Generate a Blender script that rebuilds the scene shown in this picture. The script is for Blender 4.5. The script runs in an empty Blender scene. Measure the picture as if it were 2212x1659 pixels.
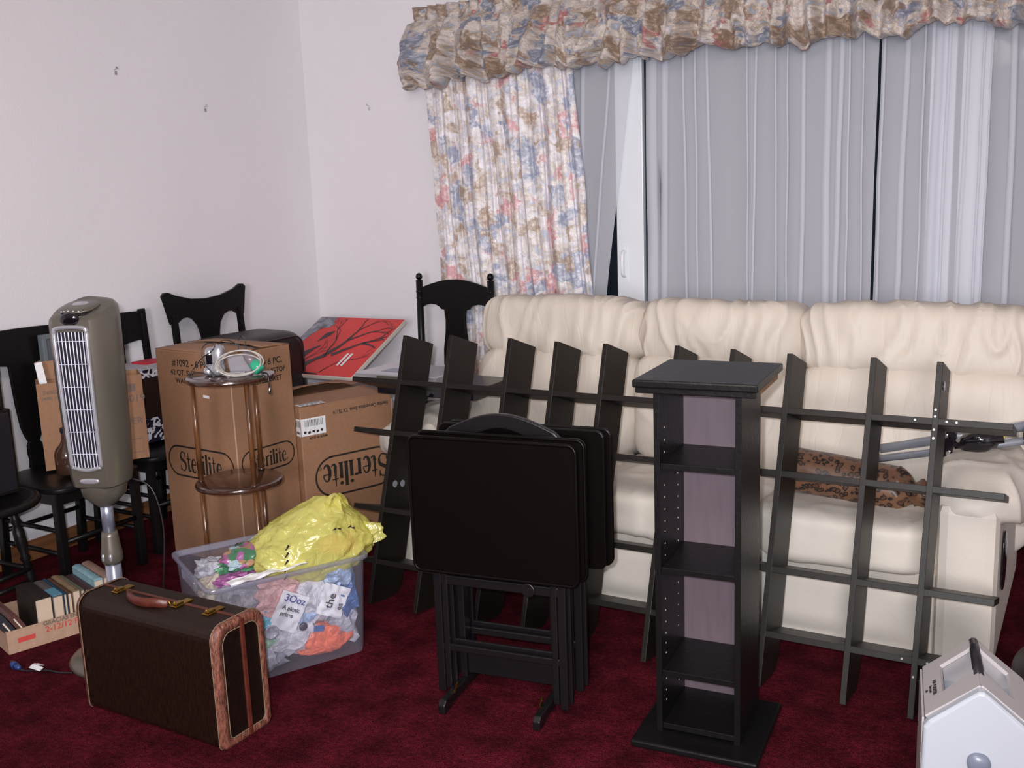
import bpy, bmesh, math, random
from mathutils import Vector, Matrix, noise
PI = math.pi
S = bpy.context.scene
COL = S.collection
# ------------------------------------------------------------ camera
cd = bpy.data.cameras.new('camera'); cam = bpy.data.objects.new('camera', cd); COL.objects.link(cam)
R_ = Vector((0.86432, 0.50162, -0.03643)); U_ = Vector((-0.06062, 0.17582, 0.98255)); F_ = Vector((-0.49928, 0.84703, -0.18237))
cam.matrix_world = Matrix(((R_.x, U_.x, -F_.x, 0), (R_.y, U_.y, -F_.y, 0), (R_.z, U_.z, -F_.z, 1.55), (0, 0, 0, 1)))
cd.sensor_width = 36; cd.lens = 36 * 2179.07 / 2212; cd.clip_start = 0.02
S.camera = cam
# ------------------------------------------------------------ world, lights, exposure
w = bpy.data.worlds.new('night'); S.world = w; w.use_nodes = True
w.node_tree.nodes['Background'].inputs[0].default_value = (0.02, 0.025, 0.04, 1)
w.node_tree.nodes['Background'].inputs[1].default_value = 0.25
def light(name, kind, loc, energy, color, target=None, **kw):
    l = bpy.data.lights.new(name, kind); l.energy = energy; l.color = color
    for k, v in kw.items(): setattr(l, k, v)
    o = bpy.data.objects.new(name, l); COL.objects.link(o); o.location = loc
    if target: o.rotation_euler = (Vector(target) - Vector(loc)).to_track_quat('-Z', 'Y').to_euler()
    return o
light('camera_flash', 'SPOT', (-0.045, -0.03, 1.60), 185, (0.92, 0.95, 1.0), target=(-1.85, 3.2, 1.0), spot_size=math.radians(95), spot_blend=0.9, shadow_soft_size=0.018)
light('ceiling_lamp_glow', 'AREA', (-0.9, 0.6, 2.75), 26, (1.0, 0.88, 0.78), target=(-1.3, 2.2, 0), shape='DISK', size=1.1)
light('added_frontal_fill', 'AREA', (0.9, -2.9, 1.75), 128, (1.0, 0.95, 0.95), target=(-1.3, 3.6, 0.3), shape='DISK', size=1.2)  # added broad fill behind the camera, brightens walls and upright fronts; no actual fixture
S.view_settings.view_transform = 'Standard'; S.view_settings.look = 'None'
S.view_settings.gamma = 1; S.view_settings.use_curve_mapping = False
S.view_settings.exposure = 0.63
# ------------------------------------------------------------ helpers
def I(nd, name, val):
    if name in nd.inputs: nd.inputs[name].default_value = val
def mat(name, col, rough=0.5, metal=0.0, bump=0.0, scale=40, var=0.0, vscale=6, coat=0.0, emit=0, spec=None, stretch=None, distort=0, sheen=0):
    m = bpy.data.materials.new(name); m.use_nodes = True; nt = m.node_tree; b = nt.nodes['Principled BSDF']
    I(b, 'Base Color', (*col, 1)); I(b, 'Roughness', rough); I(b, 'Metallic', metal); I(b, 'Coat Weight', coat)
    if coat: I(b, 'Coat Roughness', 0.12)
    if sheen: I(b, 'Sheen Weight', sheen)
    if spec is not None: I(b, 'Specular IOR Level', spec)
    if emit: I(b, 'Emission Color', (*col, 1)); I(b, 'Emission Strength', emit)
    tc = nt.nodes.new('ShaderNodeTexCoord'); mp = nt.nodes.new('ShaderNodeMapping'); nt.links.new(tc.outputs['Object'], mp.inputs[0])
    if stretch: mp.inputs['Scale'].default_value = stretch
    def nz(sc, det=4):
        n = nt.nodes.new('ShaderNodeTexNoise'); n.inputs['Scale'].default_value = sc; n.inputs['Detail'].default_value = det
        n.inputs['Distortion'].default_value = distort; nt.links.new(mp.outputs[0], n.inputs['Vector']); return n
    if var:
        n = nz(vscale); r = nt.nodes.new('ShaderNodeValToRGB'); e = r.color_ramp.elements
        e[0].position = 0.3; e[1].position = 0.7
        e[0].color = (*[c * (1 - var) for c in col], 1); e[1].color = (*[min(1, c * (1 + var)) for c in col], 1)
        nt.links.new(n.outputs[0], r.inputs[0]); nt.links.new(r.outputs[0], b.inputs['Base Color'])
    if bump:
        n = nz(scale); bp = nt.nodes.new('ShaderNodeBump'); bp.inputs['Strength'].default_value = bump; bp.inputs['Distance'].default_value = 0.01
        nt.links.new(n.outputs[0], bp.inputs['Height']); nt.links.new(bp.outputs[0], b.inputs['Normal'])
    return m
def obj(name, bm, m, parent=None, smooth=False, bevel=0, kind=None, label=None, auto=True):
    me = bpy.data.meshes.new(name); bmesh.ops.recalc_face_normals(bm, faces=bm.faces[:]); bm.to_mesh(me); bm.free()
    ms = m if isinstance(m, (list, tuple)) else [m]
    for x in ms: me.materials.append(x)
    if smooth: me.polygons.foreach_set('use_smooth', [True] * len(me.polygons))
    o = bpy.data.objects.new(name, me); COL.objects.link(o)
    if parent: o.parent = parent
    if bevel:
        b = o.modifiers.new('b', 'BEVEL'); b.width = bevel; b.segments = 2; b.limit_method = 'ANGLE'; b.angle_limit = math.radians(40)
    if kind: o['kind'] = kind
    if label: o['label'] = label
    return o
def thing(name, label, cat, loc=(0, 0, 0), rotz=0, group=None, rot=None):
    o = bpy.data.objects.new(name, None); COL.objects.link(o); o.empty_display_size = 0.05
    o.location = loc; o.rotation_euler = rot if rot else (0, 0, rotz); o['label'] = label; o['category'] = cat
    if group: o['group'] = group
    return o
def tag(o, label, cat, group=None, kind=None):
    o['label'] = label; o['category'] = cat
    if group: o['group'] = group
    if kind: o['kind'] = kind
    return o
def place(o, loc, rot=(0, 0, 0)): o.location = loc; o.rotation_euler = rot; return o
def BM(): return bmesh.new()
def box(bm, c, h, rot=None):
    """c centre, h half sizes, rot optional Matrix"""
    m = Matrix.Translation(c) @ (rot.to_4x4() if rot else Matrix()) @ Matrix.Diagonal((h[0] * 2, h[1] * 2, h[2] * 2, 1))
    return bmesh.ops.create_cube(bm, size=1, matrix=m)['verts']
def bx(bm, x0, x1, y0, y1, z0, z1): return box(bm, ((x0 + x1) / 2, (y0 + y1) / 2, (z0 + z1) / 2), (abs(x1 - x0) / 2, abs(y1 - y0) / 2, abs(z1 - z0) / 2))
def beam(bm, p, q, wx, wy, up=(0, 0, 1)):
    p = Vector(p); q = Vector(q); d = (q - p); z = d.normalized(); x = Vector(up).cross(z)
    if x.length < 1e-3: x = Vector((1, 0, 0))
    x.normalize(); y = z.cross(x); m = Matrix((x, y, z)).transposed()
    return box(bm, (p + q) / 2, (wx / 2, wy / 2, d.length / 2), m)
def lathe(bm, prof, seg=24, c=(0, 0, 0), axis=None, cap=True):
    rings = []
    M = Matrix.Translation(c) @ ((Vector(axis).to_track_quat('Z', 'Y').to_matrix().to_4x4()) if axis else Matrix())
    for r, z in prof:
        rings.append([bm.verts.new(M @ Vector((r * math.cos(2 * PI * i / seg), r * math.sin(2 * PI * i / seg), z))) for i in range(seg)])
    for a, b in zip(rings, rings[1:]):
        for i in range(seg): bm.faces.new((a[i], a[(i + 1) % seg], b[(i + 1) % seg], b[i]))
    if cap: bm.faces.new(rings[0]); bm.faces.new(rings[-1])
def cyl(bm, p, q, r0, r1=None, seg=16):
    p = Vector(p); q = Vector(q); lathe(bm, [(r0, 0), (r0 if r1 is None else r1, (q - p).length)], seg, p, (q - p))
def smooth_path(pts, n=6, closed=False):
    P = [Vector(p) for p in pts]; out = []; N = len(P)
    for i in range(N if closed else N - 1):
        a, b, c, d = (P[(i - 1) % N], P[i], P[(i + 1) % N], P[(i + 2) % N]) if closed else (P[max(i - 1, 0)], P[i], P[i + 1], P[min(i + 2, N - 1)])
        for k in range(n):
            t = k / n; out.append(0.5 * ((2 * b) + (c - a) * t + (2 * a - 5 * b + 4 * c - d) * t * t + (3 * b - a - 3 * c + d) * t ** 3))
    if not closed: out.append(P[-1])
    return out
def tube(bm, pts, r, seg=8, closed=False, flat=1.0, up=(0, 0, 1)):
    P = [Vector(p) for p in pts]; N = len(P); rings = []; last = Vector(up)
    for i in range(N):
        if closed: t = P[(i + 1) % N] - P[(i - 1) % N]
        else: t = P[min(i + 1, N - 1)] - P[max(i - 1, 0)]
        t.normalize(); x = last - t * last.dot(t)
        if x.length < 1e-4: x = t.orthogonal()
        x.normalize(); last = x; y = t.cross(x); rr = r[i] if isinstance(r, (list, tuple)) else r
        rings.append([bm.verts.new(P[i] + x * rr * math.cos(2 * PI * k / seg) + y * rr * flat * math.sin(2 * PI * k / seg)) for k in range(seg)])
    for i in range(N if closed else N - 1):
        a, b = rings[i], rings[(i + 1) % N]
        for k in range(seg): bm.faces.new((a[k], a[(k + 1) % seg], b[(k + 1) % seg], b[k]))
    if not closed: bm.faces.new(rings[0]); bm.faces.new(rings[-1])
def prism(bm, pts, t, M=None):
    """outline pts (a,b) in local XZ plane extruded +-t/2 along local Y"""
    M = M or Matrix(); vs = [bm.verts.new(M @ Vector((a, -t / 2, b))) for a, b in pts]
    f = bm.faces.new(vs); r = bmesh.ops.extrude_face_region(bm, geom=[f])
    d = (M.to_3x3() @ Vector((0, t, 0)))
    bmesh.ops.translate(bm, verts=[v for v in r['geom'] if isinstance(v, bmesh.types.BMVert)], vec=d)
def rrect(x0, x1, z0, z1, r, n=5):
    o = []
    for cx, cz, a0 in ((x1 - r, z1 - r, 0), (x0 + r, z1 - r, 90), (x0 + r, z0 + r, 180), (x1 - r, z0 + r, 270)):
        for k in range(n + 1): a = math.radians(a0 + 90 * k / n); o.append((cx + r * math.cos(a), cz + r * math.sin(a)))
    return o
def loft(bm, loops, cap=True):
    R = [[bm.verts.new(p) for p in L] for L in loops]; n = len(R[0])
    for a, b in zip(R, R[1:]):
        for i in range(n): bm.faces.new((a[i], a[(i + 1) % n], b[(i + 1) % n], b[i]))
    if cap: bm.faces.new(R[0]); bm.faces.new(R[-1])
def pillow(bm, c, h, e=4, n=20, amp=0.0, freq=6, wr=0.0, wf=(14, 2, 2), seed=0, rot=None, sag=None):
    b2 = bmesh.new(); bmesh.ops.create_cube(b2, size=2); bmesh.ops.subdivide_edges(b2, edges=b2.edges[:], cuts=n, use_grid_fill=True)
    for v in b2.verts:
        p = v.co.copy(); p = Vector([math.sin(a * PI / 2) * 0.35 + a * 0.65 for a in p])
        r = (abs(p.x) ** e + abs(p.y) ** e + abs(p.z) ** e) ** (1 / e); q = p / r
        w = Vector((q.x * h[0], q.y * h[1], q.z * h[2])); nn = Vector((q.x / h[0], q.y / h[1], q.z / h[2])).normalized()
        so = Vector((seed * 7.3, seed * 3.1, seed))
        d = amp * noise.noise(w * freq + so)
        if wr:
            ww = Vector((w.x * wf[0], w.y * wf[1], w.z * wf[2])) + 0.8 * Vector((noise.noise(w * 5 + so), 0, noise.noise(w * 4 - so)))
            rdg = 1 - abs(noise.noise(ww + so)) * 2.2; d += wr * max(0, rdg) ** 2
        if sag: w = sag(q, w)
        v.co = w + nn * d
    if rot: bmesh.ops.transform(b2, matrix=rot.to_4x4(), verts=b2.verts)
    bmesh.ops.translate(b2, verts=b2.verts, vec=c)
    me = bpy.data.meshes.new('t'); b2.to_mesh(me); b2.free(); bm.from_mesh(me); bpy.data.meshes.remove(me)
def crumple(bm, c, h, seed=0, sub=4, k=0.35, freq=2.2, rot=None, lo=None, hi=None):
    b2 = bmesh.new(); bmesh.ops.create_icosphere(b2, subdivisions=sub, radius=1); so = Vector((seed * 5.7, seed * 2.3, seed * 9.1))
    for v in b2.verts:
        p = v.co.normalized(); f = 1 + k * (abs(noise.noise(p * freq + so)) * 1.6 - 0.4) + k * 0.4 * (1 - 2 * abs(noise.noise(p * freq * 2.7 + so))) + k * 0.18 * (1 - 2 * abs(noise.noise(p * freq * 6 + so)))
        v.co = Vector((p.x * h[0] * f, p.y * h[1] * f, p.z * h[2] * f))
    if rot: bmesh.ops.transform(b2, matrix=rot.to_4x4(), verts=b2.verts)
    bmesh.ops.translate(b2, verts=b2.verts, vec=c)
    if lo:
        for v in b2.verts:
            for i in range(3): v.co[i] = min(max(v.co[i], lo[i]), hi[i])
    me = bpy.data.meshes.new('t'); b2.to_mesh(me); b2.free(); bm.from_mesh(me); bpy.data.meshes.remove(me)
def text(name, s, size, m, parent, M, spacing=1.0, bold=0.0006, xs=1.0):
    cu = bpy.data.curves.new('t', 'FONT'); cu.body = s; cu.size = size; cu.align_x = 'CENTER'; cu.align_y = 'CENTER'; cu.space_character = spacing; cu.offset = bold
    o = bpy.data.objects.new('t', cu); COL.objects.link(o); dg = bpy.context.evaluated_depsgraph_get(); dg.update()
    me = bpy.data.meshes.new_from_object(o.evaluated_get(dg)); bpy.data.objects.remove(o); bpy.data.curves.remove(cu)
    me.transform(M @ Matrix.Diagonal((xs, 1, 1, 1))); me.name = name; me.materials.clear(); me.materials.append(m)
    r = bpy.data.objects.new(name, me); COL.objects.link(r); r.parent = parent; return r
def ribbon(bm, pts, wd, M):
    """flat stroke in local XY of M with per point widths"""
    P = [Vector((p[0], p[1], 0)) for p in pts]; L = []
    for i in range(len(P)):
        t = (P[min(i + 1, len(P) - 1)] - P[max(i - 1, 0)]).normalized(); n = Vector((-t.y, t.x, 0)); ww = (wd[i] if isinstance(wd, (list, tuple)) else wd) / 2
        L.append((bm.verts.new(M @ (P[i] + n * ww)), bm.verts.new(M @ (P[i] - n * ww))))
    for a, b in zip(L, L[1:]): bm.faces.new((a[0], a[1], b[1], b[0]))
def face_matrix(origin, xdir, zdir=(0, 0, 1)):
    """matrix taking (x,y,0) to origin + x*xdir + y*zdir"""
    x = Vector(xdir).normalized(); y = Vector(zdir).normalized(); z = x.cross(y)
    m = Matrix((x, y, z)).transposed().to_4x4(); m.translation = Vector(origin); return m

# ------------------------------------------------------------ materials
def tex_mat(name, build, rough=0.6, **kw):
    m = mat(name, (0.5, 0.5, 0.5), rough, **kw); nt = m.node_tree; build(nt, nt.nodes['Principled BSDF']); return m
def N(nt, t, **kw):
    n = nt.nodes.new('ShaderNode' + t)
    for k, v in kw.items():
        if k in n.inputs: n.inputs[k].default_value = v
        else: setattr(n, k, v)
    return n
def ramp(nt, stops, interp='LINEAR'):
    r = N(nt, 'ValToRGB'); r.color_ramp.interpolation = interp; e = r.color_ramp.elements
    while len(e) < len(stops): e.new(0.5)
    for x, (p, c) in zip(e, stops): x.position = p; x.color = (*c, 1) if len(c) == 3 else c
    return r
def mixc(nt, fac, a, b):
    m = N(nt, 'MixRGB')
    for s, v in ((0, fac), (1, a), (2, b)):
        if isinstance(v, (float, int)): m.inputs[s].default_value = v
        elif isinstance(v, tuple): m.inputs[s].default_value = (*v, 1)
        else: nt.links.new(v, m.inputs[s])
    return m.outputs[0]
def carpet_b(nt, b):
    tc = N(nt, 'TexCoord'); n1 = N(nt, 'TexNoise', Scale=260.0, Detail=3.0); n2 = N(nt, 'TexNoise', Scale=9.0, Detail=5.0); n3 = N(nt, 'TexNoise', Scale=60.0, Detail=4.0)
    for n in (n1, n2, n3): nt.links.new(tc.outputs['Object'], n.inputs['Vector'])
    r1 = ramp(nt, [(0.3, (0.042, 0.0025, 0.007)), (0.5, (0.092, 0.006, 0.014)), (0.72, (0.19, 0.022, 0.036))]); nt.links.new(n1.outputs[0], r1.inputs[0])
    r2 = ramp(nt, [(0.35, (0.5, 0.5, 0.5)), (0.65, (1.12, 1.12, 1.12))]); nt.links.new(n2.outputs[0], r2.inputs[0])
    r3 = ramp(nt, [(0.3, (0.6, 0.6, 0.6)), (0.7, (1.2, 1.2, 1.2))]); nt.links.new(n3.outputs[0], r3.inputs[0])
    mx = N(nt, 'MixRGB', blend_type='MULTIPLY'); mx.inputs[0].default_value = 1; nt.links.new(r1.outputs[0], mx.inputs[1]); nt.links.new(r2.outputs[0], mx.inputs[2])
    my = N(nt, 'MixRGB', blend_type='MULTIPLY'); my.inputs[0].default_value = 1; nt.links.new(mx.outputs[0], my.inputs[1]); nt.links.new(r3.outputs[0], my.inputs[2])
    nt.links.new(my.outputs[0], b.inputs['Base Color']); I(b, 'Specular IOR Level', 0.05); I(b, 'Sheen Weight', 0.0)
    bp = N(nt, 'Bump', Strength=0.9, Distance=0.012); ad = N(nt, 'Math', operation='ADD'); nt.links.new(n1.outputs[0], ad.inputs[0]); nt.links.new(n3.outputs[0], ad.inputs[1])
    nt.links.new(ad.outputs[0], bp.inputs['Height']); nt.links.new(bp.outputs[0], b.inputs['Normal'])
M_carpet = tex_mat('burgundy_carpet', carpet_b, 0.95)
M_wall = mat('wall_paint', (0.80, 0.775, 0.815), 0.62, bump=0.18, scale=120, var=0.015, vscale=2)
M_ceil = mat('ceiling_paint', (0.75, 0.74, 0.72), 0.8, bump=0.3, scale=90)
M_base = mat('baseboard_wood', (0.20, 0.085, 0.035), 0.45, var=0.3, vscale=14, stretch=(1, 0.1, 3))
M_white = mat('white_vinyl', (0.80, 0.83, 0.88), 0.35, var=0.02)
M_black = mat('black_lacquer', (0.006, 0.005, 0.006), 0.34, bump=0.05, scale=180, spec=0.4)
M_blackwood = mat('black_painted_wood', (0.005, 0.0045, 0.005), 0.38, bump=0.10, scale=60, spec=0.24)
M_lattice = mat('espresso_laminate', (0.009, 0.0068, 0.0055), 0.45, bump=0.04, scale=200, spec=0.26)
M_tray = mat('black_tray_lacquer', (0.0030, 0.0018, 0.0018), 0.33, bump=0.02, scale=120, spec=0.14)
M_leather = mat('cream_leather', (0.585, 0.535, 0.475), 0.55, bump=0.10, scale=60, var=0.02, vscale=5, spec=0.35)
def crease_b(nt, b):
    tc = N(nt, 'TexCoord'); mp = N(nt, 'Mapping'); nt.links.new(tc.outputs['Object'], mp.inputs[0]); mp.inputs['Scale'].default_value = (11, 2.5, 2.2)
    n = N(nt, 'TexNoise', Scale=1.0, Detail=2.5, Distortion=1.2); nt.links.new(mp.outputs[0], n.inputs['Vector'])
    a = N(nt, 'Math', operation='SUBTRACT'); a.inputs[1].default_value = 0.5; nt.links.new(n.outputs[0], a.inputs[0]); c = N(nt, 'Math', operation='ABSOLUTE'); nt.links.new(a.outputs[0], c.inputs[0])
    r = ramp(nt, [(0.0, (0, 0, 0)), (0.06, (0.8, 0.8, 0.8)), (0.3, (1, 1, 1))]); nt.links.new(c.outputs[0], r.inputs[0])
    n2 = N(nt, 'TexNoise', Scale=60.0); nt.links.new(tc.outputs['Object'], n2.inputs['Vector']); ad = N(nt, 'Math', operation='MULTIPLY_ADD'); ad.inputs[1].default_value = 0.15; nt.links.new(n2.outputs[0], ad.inputs[0]); nt.links.new(r.outputs[0], ad.inputs[2])
    bp = N(nt, 'Bump', Strength=0.16, Distance=0.006); nt.links.new(ad.outputs[0], bp.inputs['Height']); nt.links.new(bp.outputs[0], b.inputs['Normal'])
    b.inputs['Base Color'].default_value = (0.575, 0.51, 0.445, 1); I(b, 'Specular IOR Level', 0.35)
M_blkleather = mat('black_leather', (0.018, 0.013, 0.013), 0.42, bump=0.3, scale=120)
M_card = mat('cardboard', (0.30, 0.155, 0.085), 0.75, bump=0.06, scale=200, var=0.07, vscale=60)
M_card2 = mat('pale_cardboard', (0.42, 0.27, 0.19), 0.75, bump=0.06, scale=200, var=0.08, vscale=40)
M_ink = mat('black_ink', (0.02, 0.015, 0.012), 0.6)
M_redink = mat('red_ink', (0.55, 0.06, 0.05), 0.6)
M_greyink = mat('faded_ink', (0.16, 0.11, 0.09), 0.7)
M_paper = mat('white_paper', (0.75, 0.75, 0.78), 0.6, bump=0.1, scale=20)
M_page = mat('page_block', (0.60, 0.47, 0.36), 0.8, bump=0.3, scale=80, stretch=(12, 1, 1))
M_walnut = mat('walnut_varnish', (0.045, 0.017, 0.010), 0.18, var=0.35, vscale=16, coat=0.6, stretch=(1, 5, 1))
M_leg = mat('varnished_leg_wood', (0.115, 0.045, 0.016), 0.28, var=0.45, vscale=26, coat=0.4, stretch=(1, 1, 0.3))
M_grey = mat('taupe_grey_plastic', (0.155, 0.14, 0.115), 0.30, metal=0.5, bump=0.02, scale=200)
M_silver = mat('silver_plastic', (0.50, 0.50, 0.55), 0.25, metal=0.6)
M_pole = mat('blue_silver_pole', (0.38, 0.41, 0.52), 0.25, metal=0.7)
M_dark = mat('dark_plastic', (0.015, 0.013, 0.018), 0.3)
M_gloss = mat('gloss_black', (0.006, 0.005, 0.008), 0.08, coat=0.5)
M_bars = mat('grille_bars', (0.66, 0.66, 0.80), 0.3, metal=0.2)
M_case = mat('tweed_brown_case', (0.0105, 0.0032, 0.0012), 0.42, bump=0.2, scale=240, var=0.6, vscale=55, spec=0.35, stretch=(3, 3, 0.6))
M_caseblk = mat('case_end_panel', (0.006, 0.0025, 0.0015), 0.4, bump=0.1, scale=200, var=0.4, vscale=60)
M_trim = mat('worn_russet_leather', (0.15, 0.052, 0.034), 0.45, bump=0.5, scale=70, var=0.75, vscale=60, stretch=(2, 2, 0.7))
M_strip = mat('russet_strip', (0.085, 0.018, 0.011), 0.38, bump=0.2, scale=60, var=0.3, vscale=30)
M_stitch = mat('cream_stitching', (0.20, 0.14, 0.09), 0.6)
M_brass = mat('brass', (0.40, 0.25, 0.05), 0.3, metal=1.0)
M_steel = mat('steel', (0.7, 0.7, 0.72), 0.2, metal=1.0)
M_purple = mat('hardboard_backing', (0.105, 0.074, 0.092), 0.5, var=0.08, vscale=20, stretch=(3, 1, 0.4))
M_rawwood = mat('raw_chipboard', (0.26, 0.14, 0.065), 0.7, var=0.2, vscale=60)
M_hole = mat('peg_hole_wood', (0.65, 0.58, 0.48), 0.6)
M_pwhite = mat('purifier_white', (0.42, 0.445, 0.50), 0.4)
M_pgrey = mat('purifier_warm_grey', (0.42, 0.39, 0.40), 0.4, bump=0.1, scale=250)
M_knob = mat('blue_grey_knob', (0.16, 0.18, 0.24), 0.3)
M_tubegrey = mat('grey_tube_metal', (0.30, 0.32, 0.37), 0.3, metal=0.4)
M_yellowpl = mat('yellow_plastic', (0.75, 0.65, 0.08), 0.4)
M_green = mat('green_tape_roll', (0.03, 0.38, 0.22), 0.15, coat=0.6)
M_cable = mat('white_cable', (0.42, 0.39, 0.36), 0.3)
M_bluepl = mat('blue_plug', (0.02, 0.05, 0.18), 0.35)
def mixshader(name, parts, bump=0, bscale=20):
    """parts: list of (weight, kind, color, rough)"""
    m = bpy.data.materials.new(name); m.use_nodes = True; nt = m.node_tree; nt.nodes.clear(); out = N(nt, 'OutputMaterial'); cur = None; tot = 0
    if bump:
        tc = N(nt, 'TexCoord'); nz = N(nt, 'TexNoise', Scale=float(bscale), Detail=3.0, Distortion=1.5); nt.links.new(tc.outputs['Object'], nz.inputs['Vector']); bp = N(nt, 'Bump', Strength=bump, Distance=0.012); nt.links.new(nz.outputs[0], bp.inputs['Height'])
    for wgt, kind, colr, rg in parts:
        s = N(nt, 'Bsdf' + kind)
        if bump and 'Normal' in s.inputs: nt.links.new(bp.outputs[0], s.inputs['Normal'])
        s.inputs[0].default_value = (*colr, 1)
        if rg is not None: s.inputs['Roughness'].default_value = rg
        tot += wgt
        if cur is None: cur = s.outputs[0]
        else:
            mx = N(nt, 'MixShader'); mx.inputs[0].default_value = wgt / tot; nt.links.new(cur, mx.inputs[1]); nt.links.new(s.outputs[0], mx.inputs[2]); cur = mx.outputs[0]
    nt.links.new(cur, out.inputs[0]); return m
M_sheer = mixshader('sheer_voile', [(0.46, 'Transparent', (1, 1, 1), None), (0.47, 'Diffuse', (0.82, 0.83, 0.92), None), (0.07, 'Translucent', (0.8, 0.8, 0.88), None)])
M_tote = mixshader('milky_clear_plastic', [(0.80, 'Transparent', (0.95, 0.95, 0.98), None), (0.10, 'Diffuse', (0.50, 0.50, 0.62), None), (0.04, 'Translucent', (0.7, 0.68, 0.8), None), (0.07, 'Glossy', (0.9, 0.9, 1), 0.18)])
M_toterim = mixshader('milky_rim_plastic', [(0.68, 'Transparent', (0.96, 0.96, 1), None), (0.19, 'Diffuse', (0.42, 0.43, 0.55), None), (0.12, 'Translucent', (0.7, 0.7, 0.8), None), (0.10, 'Glossy', (0.9, 0.9, 1), 0.15)])
M_ybag = mixshader('yellow_film', [(0.26, 'Transparent', (1, 0.97, 0.50), None), (0.52, 'Diffuse', (0.74, 0.70, 0.20), None), (0.20, 'Translucent', (0.85, 0.78, 0.15), None), (0.09, 'Glossy', (1, 1, 0.9), 0.22)], bump=0.8, bscale=16)
M_glass = mixshader('pane_glass', [(0.985, 'Transparent', (0.9, 0.93, 0.95), None), (0.015, 'Glossy', (0.9, 0.95, 1), 0.05)])
M_amber = mixshader('brown_bottle_glass', [(0.45, 'Transparent', (0.55, 0.38, 0.30), None), (0.4, 'Diffuse', (0.10, 0.05, 0.035), None), (0.15, 'Glossy', (0.9, 0.9, 0.9), 0.1)])
def bagmat(name, col, gl=0.12):
    m = mat(name, col, 0.30, bump=0.7, scale=34, coat=gl, var=0.38, vscale=24, distort=1.5); I(m.node_tree.nodes['Principled BSDF'], 'Subsurface Weight', 0.0); return m
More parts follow.
